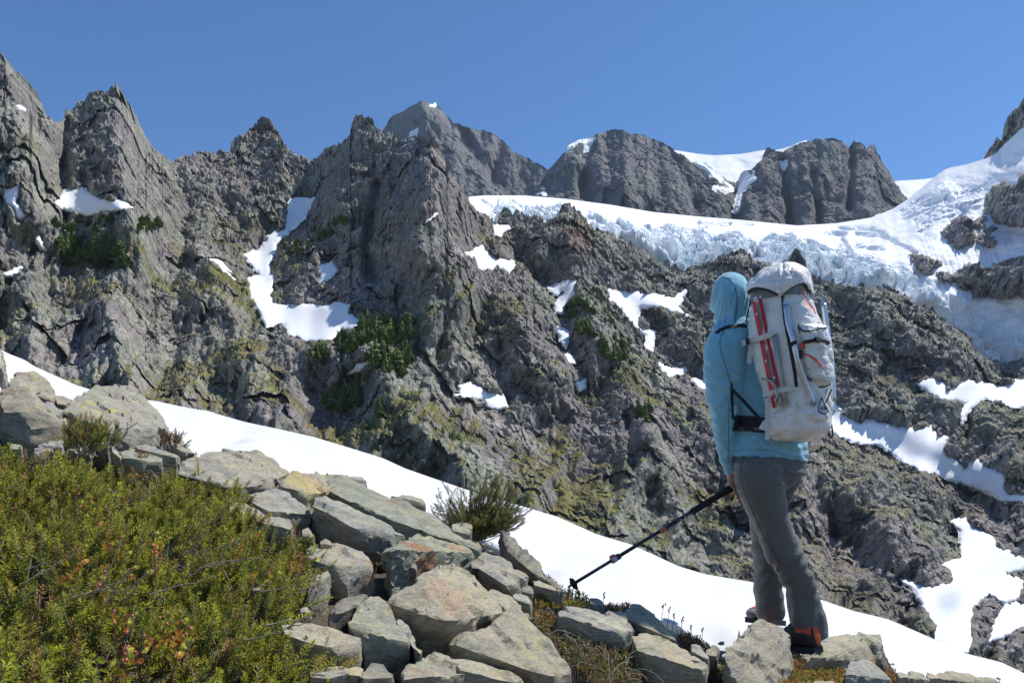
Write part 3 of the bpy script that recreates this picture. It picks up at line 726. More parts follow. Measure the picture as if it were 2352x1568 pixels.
GROVES = [  # view, box, count, size range in frame px, label of the grove
    (z1, (390, 1330, 810, 1480), 52, (20, 34), 'small dark conifer of the densest grove below the left snow hump'),
    (z1, (300, 1200, 640, 1265), 20, (12, 20), 'small conifer standing at the lower rim of the hump shaped snow patch'),
    (z1, (640, 1170, 765, 1200), 7, (9, 13), 'low conifer at the right end of the hump shaped snow patch'),
    (z1, (905, 1180, 1050, 1265), 12, (14, 24), 'low conifer right of the left groves on the grey ledge'),
    (z1, (1180, 1430, 1222, 1510), 5, (14, 22), 'small conifer in the left gully'),
    (z1, (2040, 1250, 2170, 1335), 10, (14, 22), 'low conifer on the green ledge right of the snowy gully'),
    (z1, (2180, 1165, 2260, 1215), 6, (14, 20), 'low conifer on the ledge left of the central crag'),
    (z1, (1830, 1340, 2000, 1400), 8, (12, 20), 'low conifer on the right bank of the snowy gully'),
    (z5, (300, 400, 600, 500), 38, (26, 42), 'tall conifer of the main grove right of the snow apron'),
    (z5, (180, 470, 285, 545), 11, (20, 32), 'conifer just below the right end of the snow apron'),
    (z5, (0, 525, 140, 575), 15, (15, 24), 'conifer below the middle of the snow apron'),
    (z5, (370, 560, 470, 675), 13, (22, 36), 'conifer in the left stripe running down from the main grove'),
    (z5, (500, 540, 600, 690), 15, (22, 36), 'conifer in the right stripe running down from the main grove'),
    (z5, (110, 760, 300, 875), 24, (20, 34), 'conifer of the low grove under the slanted snow patch'),
    (z5, (240, 670, 330, 760), 8, (16, 26), 'conifer beside the slanted snow patch'),
    (z5, (1500, 270, 1660, 360), 14, (14, 24), 'low conifer on the rib beside the forked snow strip'),
    (z5, (1545, 390, 1640, 470), 11, (16, 26), 'conifer right of the narrow middle snow strip'),
    (z5, (1660, 480, 1850, 590), 22, (16, 28), 'conifer on the rib below the broad branching snow'),
    (z5, (1635, 205, 1690, 250), 5, (12, 20), 'tiny conifer at the top of the conifer rib'),
    (z5, (1700, 360, 1765, 405), 5, (12, 20), 'tiny conifer at the left edge of the branching snow'),
    (z5, (1880, 880, 1965, 955), 9, (18, 28), 'conifer low on the cliff left of the hiker elbow'),
    (z5, (405, 830, 450, 925), 6, (16, 26), 'conifer in the gully right of the low grove'),
    (z5, (770, 1020, 870, 1062), 6, (10, 16), 'stunted conifer on the lower central cliff'),
]
NTREE = 0
ORD = ['first', 'second', 'third', 'fourth', 'fifth', 'sixth', 'seventh', 'eighth', 'ninth']
for f, (x0, y0, x1, y1), n, (s0, s1), lab in GROVES:
    spots = sorted(f(random.uniform(x0, x1), random.uniform(y0, y1)) for _ in range(n))
    for k, (u, v) in enumerate(spots):
        p = SM.pos(u, v)
        px = random.uniform(s0, s1) * 1.35
        p = p - p.normalized() * 2.0
        o = bpy.data.objects.new('conifer', CON[random.randrange(6)])
        o.location = p - Vector((0, 0, 0.4))
        sc = px / FPX * p.y
        o.scale = (sc * random.uniform(1.0, 1.7), sc * random.uniform(1.0, 1.7), sc * random.uniform(0.7, 1.1))
        o.rotation_euler = (random.uniform(-0.12, 0.12), random.uniform(-0.12, 0.12), random.uniform(0, 6.28))
        COL.objects.link(o)
        rest = lab.split('conifer', 1)[1]
        own = lab if n > 9 else ORD[k] + ' small conifer from the left' + rest
        tag(o, own, 'tree', 'conifers' + rest)
        NTREE += 1

# ================================================================== thin mountain haze
hm = bpy.data.materials.new('haze_air'); hm.use_nodes = True
for n in list(hm.node_tree.nodes): hm.node_tree.nodes.remove(n)
pv = hm.node_tree.nodes.new('ShaderNodeVolumePrincipled')
pv.inputs['Color'].default_value = (0.62, 0.76, 1.0, 1)
pv.inputs['Density'].default_value = 4.5e-5
pv.inputs['Anisotropy'].default_value = 0.2
ho = hm.node_tree.nodes.new('ShaderNodeOutputMaterial')
hm.node_tree.links.new(pv.outputs['Volume'], ho.inputs['Volume'])
X0, X1, Y0, Y1, Z0, Z1 = -9100, 9100, -9100, 9100, -262, 1450
me = np_mesh('haze', [(x, y, z) for z in (Z0, Z1) for y in (Y0, Y1) for x in (X0, X1)], [(0, 2, 3, 1), (4, 5, 7, 6), (0, 1, 5, 4), (2, 6, 7, 3), (0, 4, 6, 2), (1, 3, 7, 5)], False)
link('haze', me, hm, kind='stuff', label='thin blue mountain haze filling the whole valley', cat='haze')
# ================================================================== near hillside: soil
def soil_mat():
    m, nt, b = new_mat('hillside_soil')
    tc = nt.nodes.new('ShaderNodeTexCoord')
    n1 = tnoise(nt, 9, 6, 0.65, tc.outputs['Object']); n2 = tnoise(nt, 60, 5, 0.7, tc.outputs['Object'])
    vo = node(nt, 'ShaderNodeTexVoronoi', Scale=70.0); nt.links.new(tc.outputs['Object'], vo.inputs['Vector'])
    c = ramp(nt, n1.outputs['Fac'], [(0.3, (0.05, 0.038, 0.026)), (0.55, (0.10, 0.075, 0.05)), (0.75, (0.17, 0.125, 0.085))])
    nt.links.new(c, b.inputs['Base Color']); b.inputs['Roughness'].default_value = 0.95
    ad = nt.nodes.new('ShaderNodeMath'); ad.operation = 'ADD'
    nt.links.new(n2.outputs['Fac'], ad.inputs[0]); nt.links.new(vo.outputs['Distance'], ad.inputs[1])
    bump(nt, b, ad.outputs[0], 0.9, 0.012)
    return m
xs = np.arange(-5, 7.0, 0.04); ys = np.arange(-3, 7.0, 0.04)
X, Y = np.meshgrid(xs, ys)
Zg = GA + GB * X + GC * Y
den = np.maximum(Y, 0.3)
kx, kz = X / den, Zg / den
# frame position of every soil point, to let the soil dive under the snow edge
vv = 784 - FPX * (kz * _C - _S) / (kz * _S + _C); uu = 1176 + kx * FPX / (kz * _S + _C)
over = np.where(Y > 0.6, np.clip(pline(BND, uu) - vv, 0, 400), 0)
Zg = Zg + 0.03 * fbm2(X / 0.35, Y / 0.35, 61, 4) - over * 0.004 - 0.085
me = np_mesh('hillside', np.stack([X, Y, Zg], -1).reshape(-1, 3), grid_faces(*X.shape))
link('hillside', me, soil_mat(), kind='structure')

# ================================================================== rocks
def rock_mat():
    m, nt, b = new_mat('schist')
    tc = nt.nodes.new('ShaderNodeTexCoord')
    att = node(nt, 'ShaderNodeVertexColor', layer_name='Col')
    mp = node(nt, 'ShaderNodeMapping'); mp.inputs['Scale'].default_value = (1.0, 1.0, 3.2); mp.inputs['Rotation'].default_value = (0.35, -0.3, 0.2)
    nt.links.new(tc.outputs['Object'], mp.inputs['Vector'])
    n1 = tnoise(nt, 11, 8, 0.68, mp.outputs['Vector'], 0.6)
    n2 = tnoise(nt, 70, 6, 0.72, mp.outputs['Vector'])
    n3 = tnoise(nt, 260, 3, 0.6, tc.outputs['Object'])
    c = mix(nt, 1.0, att.outputs['Color'], ramp(nt, n1.outputs['Fac'], [(0.28, (0.62, 0.64, 0.68)), (0.5, (1, 1, 1)), (0.72, (1.28, 1.24, 1.15))]), 'MULTIPLY')
    c = mix(nt, 1.0, c, ramp(nt, n2.outputs['Fac'], [(0.3, (0.62, 0.62, 0.63)), (0.5, (1, 1, 1)), (0.7, (1.32, 1.32, 1.3))]), 'MULTIPLY')
    c = mix(nt, 1.0, c, ramp(nt, n3.outputs['Fac'], [(0.3, (0.8, 0.8, 0.8)), (0.7, (1.2, 1.2, 1.2))]), 'MULTIPLY')
    nt.links.new(c, b.inputs['Base Color'])
    b.inputs['Roughness'].default_value = 0.82; b.inputs['Specular IOR Level'].default_value = 0.3
    a1 = nt.nodes.new('ShaderNodeMath'); a1.operation = 'MULTIPLY_ADD'; a1.inputs[1].default_value = 0.35
    nt.links.new(n2.outputs['Fac'], a1.inputs[0]); nt.links.new(n1.outputs['Fac'], a1.inputs[2])
    a2 = nt.nodes.new('ShaderNodeMath'); a2.operation = 'MULTIPLY_ADD'; a2.inputs[1].default_value = 0.10
    nt.links.new(n3.outputs['Fac'], a2.inputs[0]); nt.links.new(a1.outputs[0], a2.inputs[2])
    bump(nt, b, a2.outputs[0], 0.85, 0.018)
    return m
M_ROCK = rock_mat()
TINT = {'grey': (0.350, 0.338, 0.305), 'blue': (0.330, 0.332, 0.322), 'green': (0.300, 0.315, 0.270), 'tan': (0.400, 0.370, 0.300), 'yellow': (0.46, 0.39, 0.24), 'dark': (0.215, 0.215, 0.21), 'warm': (0.36, 0.325, 0.27)}
def hull_rock(pts, seed, tint='grey', edge=0.016, rough=1.0, cleave=None, lichen=0.25, stains=()):
    """angular broken block around the given corner points -> (mesh, origin)"""
    rng = np.random.default_rng(seed)
    bm = bmesh.new()
    for p in pts: bm.verts.new(p)
    r = bmesh.ops.convex_hull(bm, input=bm.verts)
    junk = list({e for e in r['geom_interior'] + r['geom_unused'] if isinstance(e, bmesh.types.BMVert)})
    bmesh.ops.delete(bm, geom=junk, context='VERTS')
    bmesh.ops.dissolve_limit(bm, angle_limit=math.radians(9), verts=bm.verts, edges=bm.edges)
    bmesh.ops.triangulate(bm, faces=bm.faces)
    size = max((v.co - bm.verts[:][0].co).length for v in bm.verts) if len(bm.verts) else 0.1
    edge = max(edge, size / 42.0)
    for _ in range(7):
        long = [e for e in bm.edges if e.calc_length() > edge * 1.5]
        if not long or len(bm.verts) > 9000: break
        bmesh.ops.subdivide_edges(bm, edges=long, cuts=1, use_grid_fill=False)
        bmesh.ops.triangulate(bm, faces=[f for f in bm.faces if len(f.verts) > 3])
    bm.normal_update()
    bm.verts.ensure_lookup_table()
    n0 = np.array([v.normal[:] for v in bm.verts])
    for _ in range(1): bmesh.ops.smooth_vert(bm, verts=bm.verts, factor=0.4, use_axis_x=True, use_axis_y=True, use_axis_z=True)
    bm.normal_update()
    co = np.array([v.co[:] for v in bm.verts]); nn = np.array([v.normal[:] for v in bm.verts])
    if cleave is None: cleave = (0.32 + 0.2 * rng.standard_normal(), -0.22 + 0.25 * rng.standard_normal(), 1.0)
    c = np.array(cleave); c = c / np.linalg.norm(c)
    off = rng.uniform(-50, 50, 3)
    sc = min(1.0, size / 0.35)
    q = co + off
    d = 0.010 * sc * fbm3(q / (0.16 * sc + 0.02), seed, 3)
    d += 0.010 * sc * np.abs(fbm3(q / 0.06, seed + 3, 3)) * -1.0
    # broken edges along the cleavage: stepped ledges on the sides, thin sheets on top
    lay = q @ c + 0.012 * fbm3(q / 0.12, seed + 5, 3)
    st = lay / 0.022
    f = st - np.floor(st)
    side = 1 - np.abs(nn @ c)
    rr = _r(_h(np.floor(st), np.floor(st) * 0 + 3, seed), 2) - 0.5
    d += (0.010 * rr - 0.006 * np.exp(-(np.minimum(f, 1 - f) / 0.12) ** 2)) * side * sc
    # chipped blocks
    a_ = q @ np.array([0.8, 0.5, 0.1]); b_ = q @ np.array([-0.3, 0.6, 0.8])
    v_, e_, r_ = facet2(a_ / (0.10 * sc + 0.02), b_ / (0.10 * sc + 0.02), seed)
    d += 0.016 * sc * v_ * 0.7
    co2 = co + nn * (d * rough)[:, None]
    # colour of the stone: veins, iron stains and lichen
    base = np.array(TINT[tint]) * np.array([1.02, 0.985, 0.88])
    w = sstep(-0.4, 0.4, fbm3(q / 0.14, seed + 11, 3))[:, None]
    other = np.array(TINT[['warm', 'green', 'grey', 'tan'][seed % 4]]) * np.array([1.02, 0.985, 0.86])
    col = base * (1 - 0.5 * w) + other * 0.5 * w
    iron = sstep(0.35, 0.7, fbm3(q / 0.10, seed + 13, 3))[:, None] * 0.35
    col = col * (1 - iron) + np.array([0.33, 0.20, 0.11]) * iron
    li = sstep(0.30, 0.42, fbm3(q / 0.035, seed + 17, 4) + 0.35 * fbm3(q / 0.2, seed + 19, 2) - 0.32 + lichen * 0.8) * sstep(0.2, 0.6, nn[:, 2])
    col = col * (1 - 0.55 * li[:, None]) + np.array([0.42, 0.43, 0.16]) * 0.55 * li[:, None]
    for (pos, rad, sc_, amt) in stains:
        g = np.exp(-np.sum((co - np.array(pos)) ** 2, 1) / rad ** 2)
        g = sstep(0.35, 0.6, g + 0.45 * fbm3(q / 0.04, seed + 23, 4))[:, None] * amt
        col = col * (1 - g) + np.array(sc_) * g
    org = co2.mean(0); org[2] = co2[:, 2].min()
    for v, p in zip(bm.verts, co2): v.co = p - org
    me = bpy.data.meshes.new('rock')
    bm.to_mesh(me); bm.free()
    me.polygons.foreach_set('use_smooth', np.ones(len(me.polygons), dtype=bool))
    if hasattr(me, 'set_sharp_from_angle'): me.set_sharp_from_angle(angle=math.radians(38))
    add_col(me, col)
    me.materials.append(M_ROCK)
    return me, Vector(org)
ROCKN = 0
ROCKS = []
def rock(f, back, crease, bottom, depth, label, tint='grey', dy=0.0, lean=0.0, name='rock', stains=(), cat='rock', snowy=None, **kw):
    """outline in view f: far top edge, near top edge, foot; depth = how far the top runs back"""
    global ROCKN
    ROCKN += 1
    bo = Z(f, bottom); cr = Z(f, crease); ba = Z(f, back)
    pts = []
    yb = [(u, ground_y(u, v, -0.02) + min(dy, 0)) for u, v in bo]
    for (u, v), (_, y) in zip(bo, yb):
        p = at(u, v, y); pts.append(p); pts.append(p + Vector((0, 0.05, -0.09)))
    yc = []
    for u, v in cr:
        y = min(pline(yb, u) + lean, ground_y(u, v, 0.035)); yc.append((u, y)); pts.append(at(u, v, y))
    vc = [(u, v) for u, v in cr]
    ext = max(max(pline(vc, u) - v for u, v in ba), 8)
    for u, v in ba:
        y = pline(yc, u) + depth * np.clip((pline(vc, u) - v) / ext, 0.12, 1)
        y = min(y, ground_y(u, v, 0.012 if snowy is None else snowy))
        p = at(u, v, y); pts.append(p)
        pts.append(p - Vector((0, -0.02, 0.16)) * min(1, depth / 0.2))
    st = []
    for (su, sv, rad, col, amt) in stains:
        u, v = f(su, sv)
        st.append((at(u, v, float(pline(yc, u)) + 0.3 * depth), rad, col, amt))
    me, org = hull_rock(pts, 100 + ROCKN, tint, stains=st, **kw)
    o = link(name, me, None, label=label, cat=cat)
    o.location = org
    ROCKS.append(o)
    return o
YEL = (0.50, 0.47, 0.09); RUST = (0.36, 0.17, 0.075)
# --- upper left group
rock(z4, '0,1035 90,1015 180,1020 250,1110', '0,1180 130,1190 260,1160 380,1230 500,1345', '0,1310 200,1400 420,1408 515,1395', 0.30, 'long fractured grey block at the left edge below the round boulder', 'warm', dy=0.1)
rock(z4, '50,985 110,930 220,930 300,970 375,1050', '60,1030 200,1050 340,1120', '60,1060 180,1110 345,1150', 0.25, snowy=0.05, label='brown block behind the fractured block at the left edge', tint='warm', dy=0.25)
rock(z4, '0,765 20,790 33,830', '0,900 35,880', '0,945 36,945', 0.2, 'small grey block cut by the left frame edge above the snow', 'grey', dy=0.4)
rock(z4, '360,1080 420,1085 485,1100', '370,1130 440,1140', '385,1190 420,1200', 0.15, 'small brown stone wedged left of the lichen boulder', 'warm', dy=0.15)
rock(z4, '245,1120 330,1128 425,1180', '290,1180 380,1210', '330,1235 402,1235', 0.15, 'pale flat stone leaning left of the lichen boulder', 'blue', dy=0.1)
rock(z4, '480,1100 560,1045 630,1008 750,1008 850,1020 960,1100 1040,1185', '405,1190 620,1270 860,1300 1090,1290', '420,1250 500,1300 640,1365 860,1405 1060,1370 1105,1315', 0.40, snowy=0.05, label='big rounded grey boulder with yellow lichen on its top', tint='grey', dy=0.1, name='boulder', lichen=0.1, lean=0.10,
     stains=((720, 1050, 0.085, YEL, 0.9), (570, 1085, 0.05, YEL, 0.85), (810, 1060, 0.06, YEL, 0.8)))
rock(z4, '1095,1312 1150,1330 1215,1385', '1110,1400 1200,1450 1285,1458', '1100,1440 1190,1490 1280,1480', 0.2, snowy=0.05, label='low sloping slab right under the lichen boulder', tint='grey', dy=0.2)
rock(z4, '600,1345 660,1365 720,1400', '620,1400 700,1420', '640,1440 740,1450', 0.15, 'dark stone under the lichen boulder', 'dark', dy=0.02)
rock(z4, '790,1445 900,1432 1010,1440 1080,1480', '800,1490 930,1500 1070,1510', '800,1530 950,1540 1080,1530', 0.2, 'flat pale slab below the lichen boulder', 'green', dy=0.0)
rock(z4, '880,1400 1000,1395 1110,1430 1180,1480', '900,1430 1050,1440 1160,1490', '920,1450 1050,1470 1150,1505', 0.2, 'thin pale slab tucked under the lichen boulder', 'blue', dy=0.1)
rock(z4, '225,1435 330,1372 405,1358', '230,1460 320,1430 415,1420', '240,1490 330,1500 420,1490', 0.2, 'layered blue grey stone at the top of the heather', 'blue')
rock(z4, '60,1400 130,1388 152,1415', '60,1425 150,1430', '65,1480 150,1470', 0.1, 'small grey stone left of the layered one', 'grey')
rock(z4, '435,1420 490,1412 530,1440', '440,1450 525,1455', '450,1480 520,1480', 0.1, 'small pale stone right of the layered one', 'grey')
rock(z4, '545,1415 575,1440 598,1470', '545,1450 590,1475', '550,1490 595,1490', 0.06, 'little upright pointed stone near the heather top', 'blue')
rock(z4, '730,1410 770,1430 800,1470', '735,1450 790,1490', '745,1510 800,1540', 0.1, 'dark grey stone left of the flat pale slab', 'grey')
# --- along the snow
rock(z7, '1150,105 1300,75 1440,45 1540,28 1690,33 1800,95 1915,188', '1155,190 1300,220 1500,290 1700,270 1890,225', '1165,230 1300,270 1480,330 1640,330 1760,300 1880,280', 0.42, snowy=0.05, label='wide flat grey boulder lying against the snow edge', tint='grey', dy=0.1, name='boulder', lichen=0.18)
rock(z8, '165,265 225,188 400,188 520,200 610,212', '170,285 300,320 440,320 560,260', '185,310 300,392 350,372 470,320', 0.25, 'ochre stained stone behind the blue slab', 'tan', dy=0.15, lichen=0.3, stains=((360, 240, 0.14, (0.50, 0.37, 0.13), 0.6),))
rock(z8, '-60,345 20,310 80,290 210,303 290,375', '-40,370 80,440 220,445 330,455 366,455', '-30,400 90,470 230,525 320,540 345,500', 0.26, 'smooth blue grey slab right of the heather top', 'blue', lichen=0.05)
rock(z8, '545,215 600,208 700,210 725,235', '600,240 700,250', '620,260 710,270', 0.15, snowy=0.05, label='thin slab tip against the snow above the long slab', tint='grey', dy=0.35)
rock(z8, '465,245 575,215 700,265 880,350 1090,430 1300,560 1485,668', '468,300 600,370 760,450 900,500 1080,530 1260,600 1470,700', '470,320 750,478 905,600 1180,640 1390,690 1478,745', 0.30, snowy=0.05, label='long dark slab slanting down to the right above the others', tint='green', dy=0.12, name='slab', lichen=0.15, lean=-0.03, cleave=(0.5, 0.5, 0.7))
rock(z8, '385,345 455,325 600,410 780,505 985,598', '355,400 470,450 620,540 800,600 900,640', '345,520 480,625 640,660 800,665 905,665', 0.22, 'tilted slab with a shadowed hollow under the long slab', 'blue', dy=0.0, name='slab', lean=-0.14, lichen=0.02)
rock(z8, '-10,450 80,440 200,480 240,540', '0,500 120,530 230,560', '0,560 120,600 240,590', 0.2, 'broken grey stone at the heather edge below the blue slab', 'grey')
rock(z8, '300,560 340,540 378,580', '300,600 375,610', '310,640 370,645', 0.1, 'small dark stone at the corner of the shadowed hollow', 'dark')
rock(z8, '415,630 460,608 510,645', '420,650 505,660', '425,668 500,670', 0.08, 'small brown stone in front of the shadowed hollow', 'warm', dy=0.15)
rock(z8, '930,640 1000,605 1110,600 1250,625 1422,690', '805,712 900,690 1060,690 1240,700 1418,712', '820,860 880,925 1060,860 1250,790 1400,800', 0.26, 'wedge shaped rock with a rusty front face', 'green', name='boulder', lean=-0.07, stains=((1050, 740, 0.09, RUST, 0.8), (1280, 660, 0.07, (0.4, 0.25, 0.14), 0.6)))
rock(z8, '315,685 345,660 470,652 565,655 700,700 762,765', '330,740 470,790 620,790 760,800', '370,800 450,850 500,905 600,935 700,915 755,885', 0.28, 'rounded pale rock at the right edge of the heather', 'grey', name='boulder', stains=((640, 880, 0.06, RUST, 0.7),))
rock(z8, '335,895 385,850 470,832', '335,940 400,920 474,870', '345,1012 400,1005 440,985 476,905', 0.14, 'small upright grey stone below the rounded pale rock', 'grey')
rock(z8, '875,1030 1020,900 1130,830 1220,780 1290,768 1420,830 1500,920 1580,1010', '880,1050 1000,1095 1110,1115 1240,1150 1360,1152 1500,1110 1645,1100', '930,1130 1060,1265 1230,1315 1350,1300 1480,1210 1640,1120', 0.40, 'largest tan slab in the middle with an overhanging shaded front', 'tan', name='slab', lean=-0.10, lichen=0.22, cleave=(0.25, -0.45, 1.0), stains=((1300, 960, 0.10, (0.42, 0.27, 0.17), 0.5),))
rock(z8, '1420,1240 1560,1150 1660,1080 1720,1040 1800,1200 1900,1350 2080,1465', '1300,1310 1480,1350 1650,1380 1760,1450 1900,1520 2070,1500', '1280,1350 1480,1440 1660,1480 1800,1540 1950,1590 2060,1560', 0.34, 'long lichen spotted slab below the largest tan slab', 'warm', name='slab', lichen=0.30, cleave=(0.5, -0.2, 1.0))
rock(z8, '1540,930 1620,950 1740,1050 1790,1160', '1500,960 1600,1040 1720,1160', '1500,1010 1600,1110 1700,1200', 0.22, 'tan shelf right of the largest slab', 'tan', dy=0.1)
rock(z8, '640,1085 740,985 790,968 880,1050 950,1170', '600,1170 700,1200 860,1280 1000,1300', '660,1320 705,1395 850,1420 1000,1445 1030,1390', 0.24, 'leaning ribbed grey rock left of the largest slab', 'green', name='boulder', lean=0.14, cleave=(0.8, 0.35, 0.35), lichen=0.22)
rock(z8, '470,1085 560,1012 660,968 745,975', '480,1110 580,1100 680,1050', '490,1150 590,1160 690,1120', 0.16, 'dark broken stone behind the leaning ribbed rock', 'dark', dy=0.08)
rock(z8, '925,1120 990,1180 1050,1260 1105,1345', '930,1200 1000,1300 1080,1370', '950,1280 1010,1385 1060,1400', 0.16, 'narrow grey stone between the ribbed rock and the tan slab', 'blue', dy=0.03)
rock(z8, '170,1190 330,1158 480,1178 600,1205 718,1240', '180,1240 350,1300 520,1330 690,1290', '230,1330 420,1410 600,1440 705,1410', 0.24, 'pale smooth stone at the lower heather edge', 'tan', lichen=0.1)
rock(z8, '345,1480 470,1455 600,1448', '350,1520 480,1530 610,1500', '360,1600 480,1610 620,1600', 0.2, 'mottled stone at the bottom edge under the heather tips', 'grey')
rock(z8, '680,1500 760,1430 840,1428 900,1510', '690,1530 780,1510 890,1530', '700,1600 800,1610 880,1600', 0.14, 'dark angular stone at the bottom edge', 'dark')
rock(z8, '950,1500 1050,1400 1160,1348 1270,1382 1330,1440', '960,1540 1100,1500 1250,1490 1390,1500', '950,1620 1120,1640 1380,1620', 0.2, 'rough tan boulder at the bottom edge below the largest slab', 'warm', name='boulder', rough=1.3)
rock(z8, '1270,1392 1360,1388 1480,1440 1640,1480 1760,1530', '1340,1480 1480,1510 1700,1560', '1340,1620 1500,1640 1800,1640', 0.2, 'jagged tan rock at the bottom edge under the spotted slab', 'tan')
rock(z8, '605,1480 640,1450 700,1470', '610,1510 690,1510', '620,1580 690,1590', 0.1, 'small rusty stone at the bottom edge', 'yellow')
rock(z8, '1450,722 1500,694 1560,715 1620,750 1700,800 1785,870', '1435,800 1540,850 1640,930 1720,930', '1440,850 1550,920 1630,960 1705,955', 0.24, 'mottled grey rock beside the orange ground plants', 'grey', dy=0.05, lichen=0.2)
rock(z8, '1278,525 1345,510 1415,512 1422,560', '1290,570 1400,590', '1300,600 1400,610', 0.12, 'small square stone at the foot of the round bush', 'grey', dy=0.1)
rock(z8, '1410,770 1450,745 1500,760', '1415,810 1500,820', '1420,850 1500,870', 0.1, 'small dark stone under the long slab tip', 'dark')
rock(z8, '1600,560 1690,610 1790,755 1920,830 2012,930', '1640,700 1790,830 1980,945', '1650,760 1800,890 1960,960', 0.2, snowy=0.05, label='dark rock lip along the snow right of the round bush', tint='dark', dy=0.3)
rock(z8, '880,335 950,325 1080,350 1120,390', '900,360 1080,400', '920,400 1090,430', 0.2, snowy=0.05, label='grey rock crest against the snow left of the round bush', tint='grey', dy=0.45)
rock(z8, '1680,985 1740,968 1815,1030', '1690,1010 1800,1050', '1700,1040 1790,1065', 0.1, 'small blue stone between the green mats', 'blue')
rock(z8, '1740,940 1800,925 1825,965', '1745,965 1820,980', '1750,995 1815,1000', 0.08, 'small dark stone above the small blue stone', 'dark')
rock(z8, '1810,890 1900,900 2010,945', '1820,920 1990,960', '1840,940 1980,970', 0.12, 'thin flat stone under the green mat near the pole tip', 'grey', dy=0.05)
rock(z8, '2180,1010 2240,1000 2290,1050', '2190,1040 2280,1060', '2195,1065 2285,1075', 0.1, 'dark stone at the snow edge right of the pole tip', 'dark', dy=0.1)
rock(z8, '1000,780 1030,770 1060,800', '1000,800 1050,815', '1005,830 1050,835', 0.05, 'tiny stone in the cleft left of the largest slab', 'grey')
# --- right of the green mats
rock(zB, '50,1195 90,1150 200,1158 320,1165 480,1220 572,1330', '55,1225 200,1245 340,1290 480,1350', '60,1260 280,1290 480,1370 560,1345', 0.28, 'smooth blue grey slab behind the dry twig mat', 'blue', dy=0.05, name='slab', lichen=0.05, stains=((430, 1270, 0.09, (0.50, 0.46, 0.30), 0.7),))
rock(zB, '500,1170 560,1143 640,1160 760,1250 872,1342', '520,1240 620,1290 760,1340 860,1390', '540,1290 620,1350 720,1380 850,1410', 0.22, snowy=0.05, label='lumpy green grey rock at the snow edge', tint='green', dy=0.08, lichen=0.2)
rock(zB, '430,1195 480,1185 525,1250', '440,1230 520,1265', '450,1260 520,1290', 0.08, 'small tan stone between slab and lumpy rock', 'tan', dy=0.08)
rock(zB, '560,1375 640,1343 780,1368 900,1440 1010,1500 1085,1565', '580,1450 740,1470 880,1540 1040,1590', '600,1520 740,1600 900,1660 1050,1650', 0.30, 'large ribbed tan rock at the bottom edge left of the hiker', 'tan', name='boulder', lichen=0.15, cleave=(0.6, 0.3, 0.6))
rock(zB, '960,1430 1010,1420 1050,1470', '965,1470 1045,1490', '970,1520 1050,1530', 0.08, 'small layered stone right of the red plants', 'blue')
rock(zB, '1050,1440 1110,1420 1150,1450', '1055,1490 1145,1500', '1060,1540 1140,1550', 0.1, 'shaded blue stone left of the foot boulder', 'dark')
rock(zC, '440,1262 530,1190 620,1145 700,1150 780,1190 822,1250', '390,1420 500,1400 640,1370 790,1310', '385,1520 480,1570 650,1580 800,1535 836,1470', 0.26, 'big blunt boulder in front of the hiker boots', 'grey', name='boulder', lean=0.12, lichen=0.08, stains=((480, 1230, 0.06, (0.5, 0.47, 0.36), 0.6),))
rock(zC, '1060,1260 1180,1248 1290,1243 1412,1240 1432,1290', '885,1395 1050,1400 1220,1380 1300,1330 1415,1300', '920,1450 1050,1468 1215,1450 1380,1450 1442,1405', 0.34, snowy=0.05, label='wide tan rock right of the hiker boot', tint='tan', name='boulder', lean=0.06, lichen=0.22)
rock(zC, '1165,1470 1230,1424 1320,1420 1420,1480 1490,1550', '1170,1500 1300,1500 1440,1540', '1180,1590 1320,1610 1480,1600', 0.18, 'dark rounded rock in front of the wide tan rock', 'blue')
rock(zC, '1512,1492 1600,1486 1690,1492 1742,1540', '1520,1520 1650,1530 1735,1550', '1540,1590 1650,1600 1720,1590', 0.14, 'low slate grey stone at the bottom right edge', 'grey')
rock(zC, '1700,1497 1800,1490 1910,1488 2050,1515 2180,1552', '1720,1530 1900,1540 2150,1575', '1740,1600 1900,1610 2150,1610', 0.22, 'flat rock ledge at the bottom right against the snow', 'warm', dy=0.1)
rock(zC, '170,1310 230,1320 290,1390', '175,1360 280,1410', '180,1400 280,1440', 0.08, 'small ribbed stone left of the blunt boulder', 'blue')
rock(zC, '860,1562 1000,1556 1120,1562', '870,1580 1100,1580', '880,1610 1100,1610', 0.1, 'pale stone rim at the bottom edge under the moss', 'tan')
rock(zC, '1380,1360 1420,1300 1440,1380', '1385,1400 1440,1410', '1390,1440 1440,1440', 0.1, 'dark stone block at the right end of the wide tan rock', 'dark', dy=0.05)
# left of the bottom, inside the heather
rock(z7, '1645,940 1700,898 1812,930', '1655,955 1805,955', '1660,985 1800,985', 0.1, 'pale stone showing through the heather edge', 'blue')
rock(z7, '1960,1075 2010,1060 2045,1090', '1962,1095 2040,1100', '1970,1115 2035,1115', 0.05, 'small flat stone below the upright grey stone', 'grey')
rock(z7, '1490,390 1560,370 1640,400 1780,480', '1500,430 1640,450 1770,510', '1510,470 1640,520 1760,550', 0.15, 'broken pale stone behind the heather tips', 'grey')

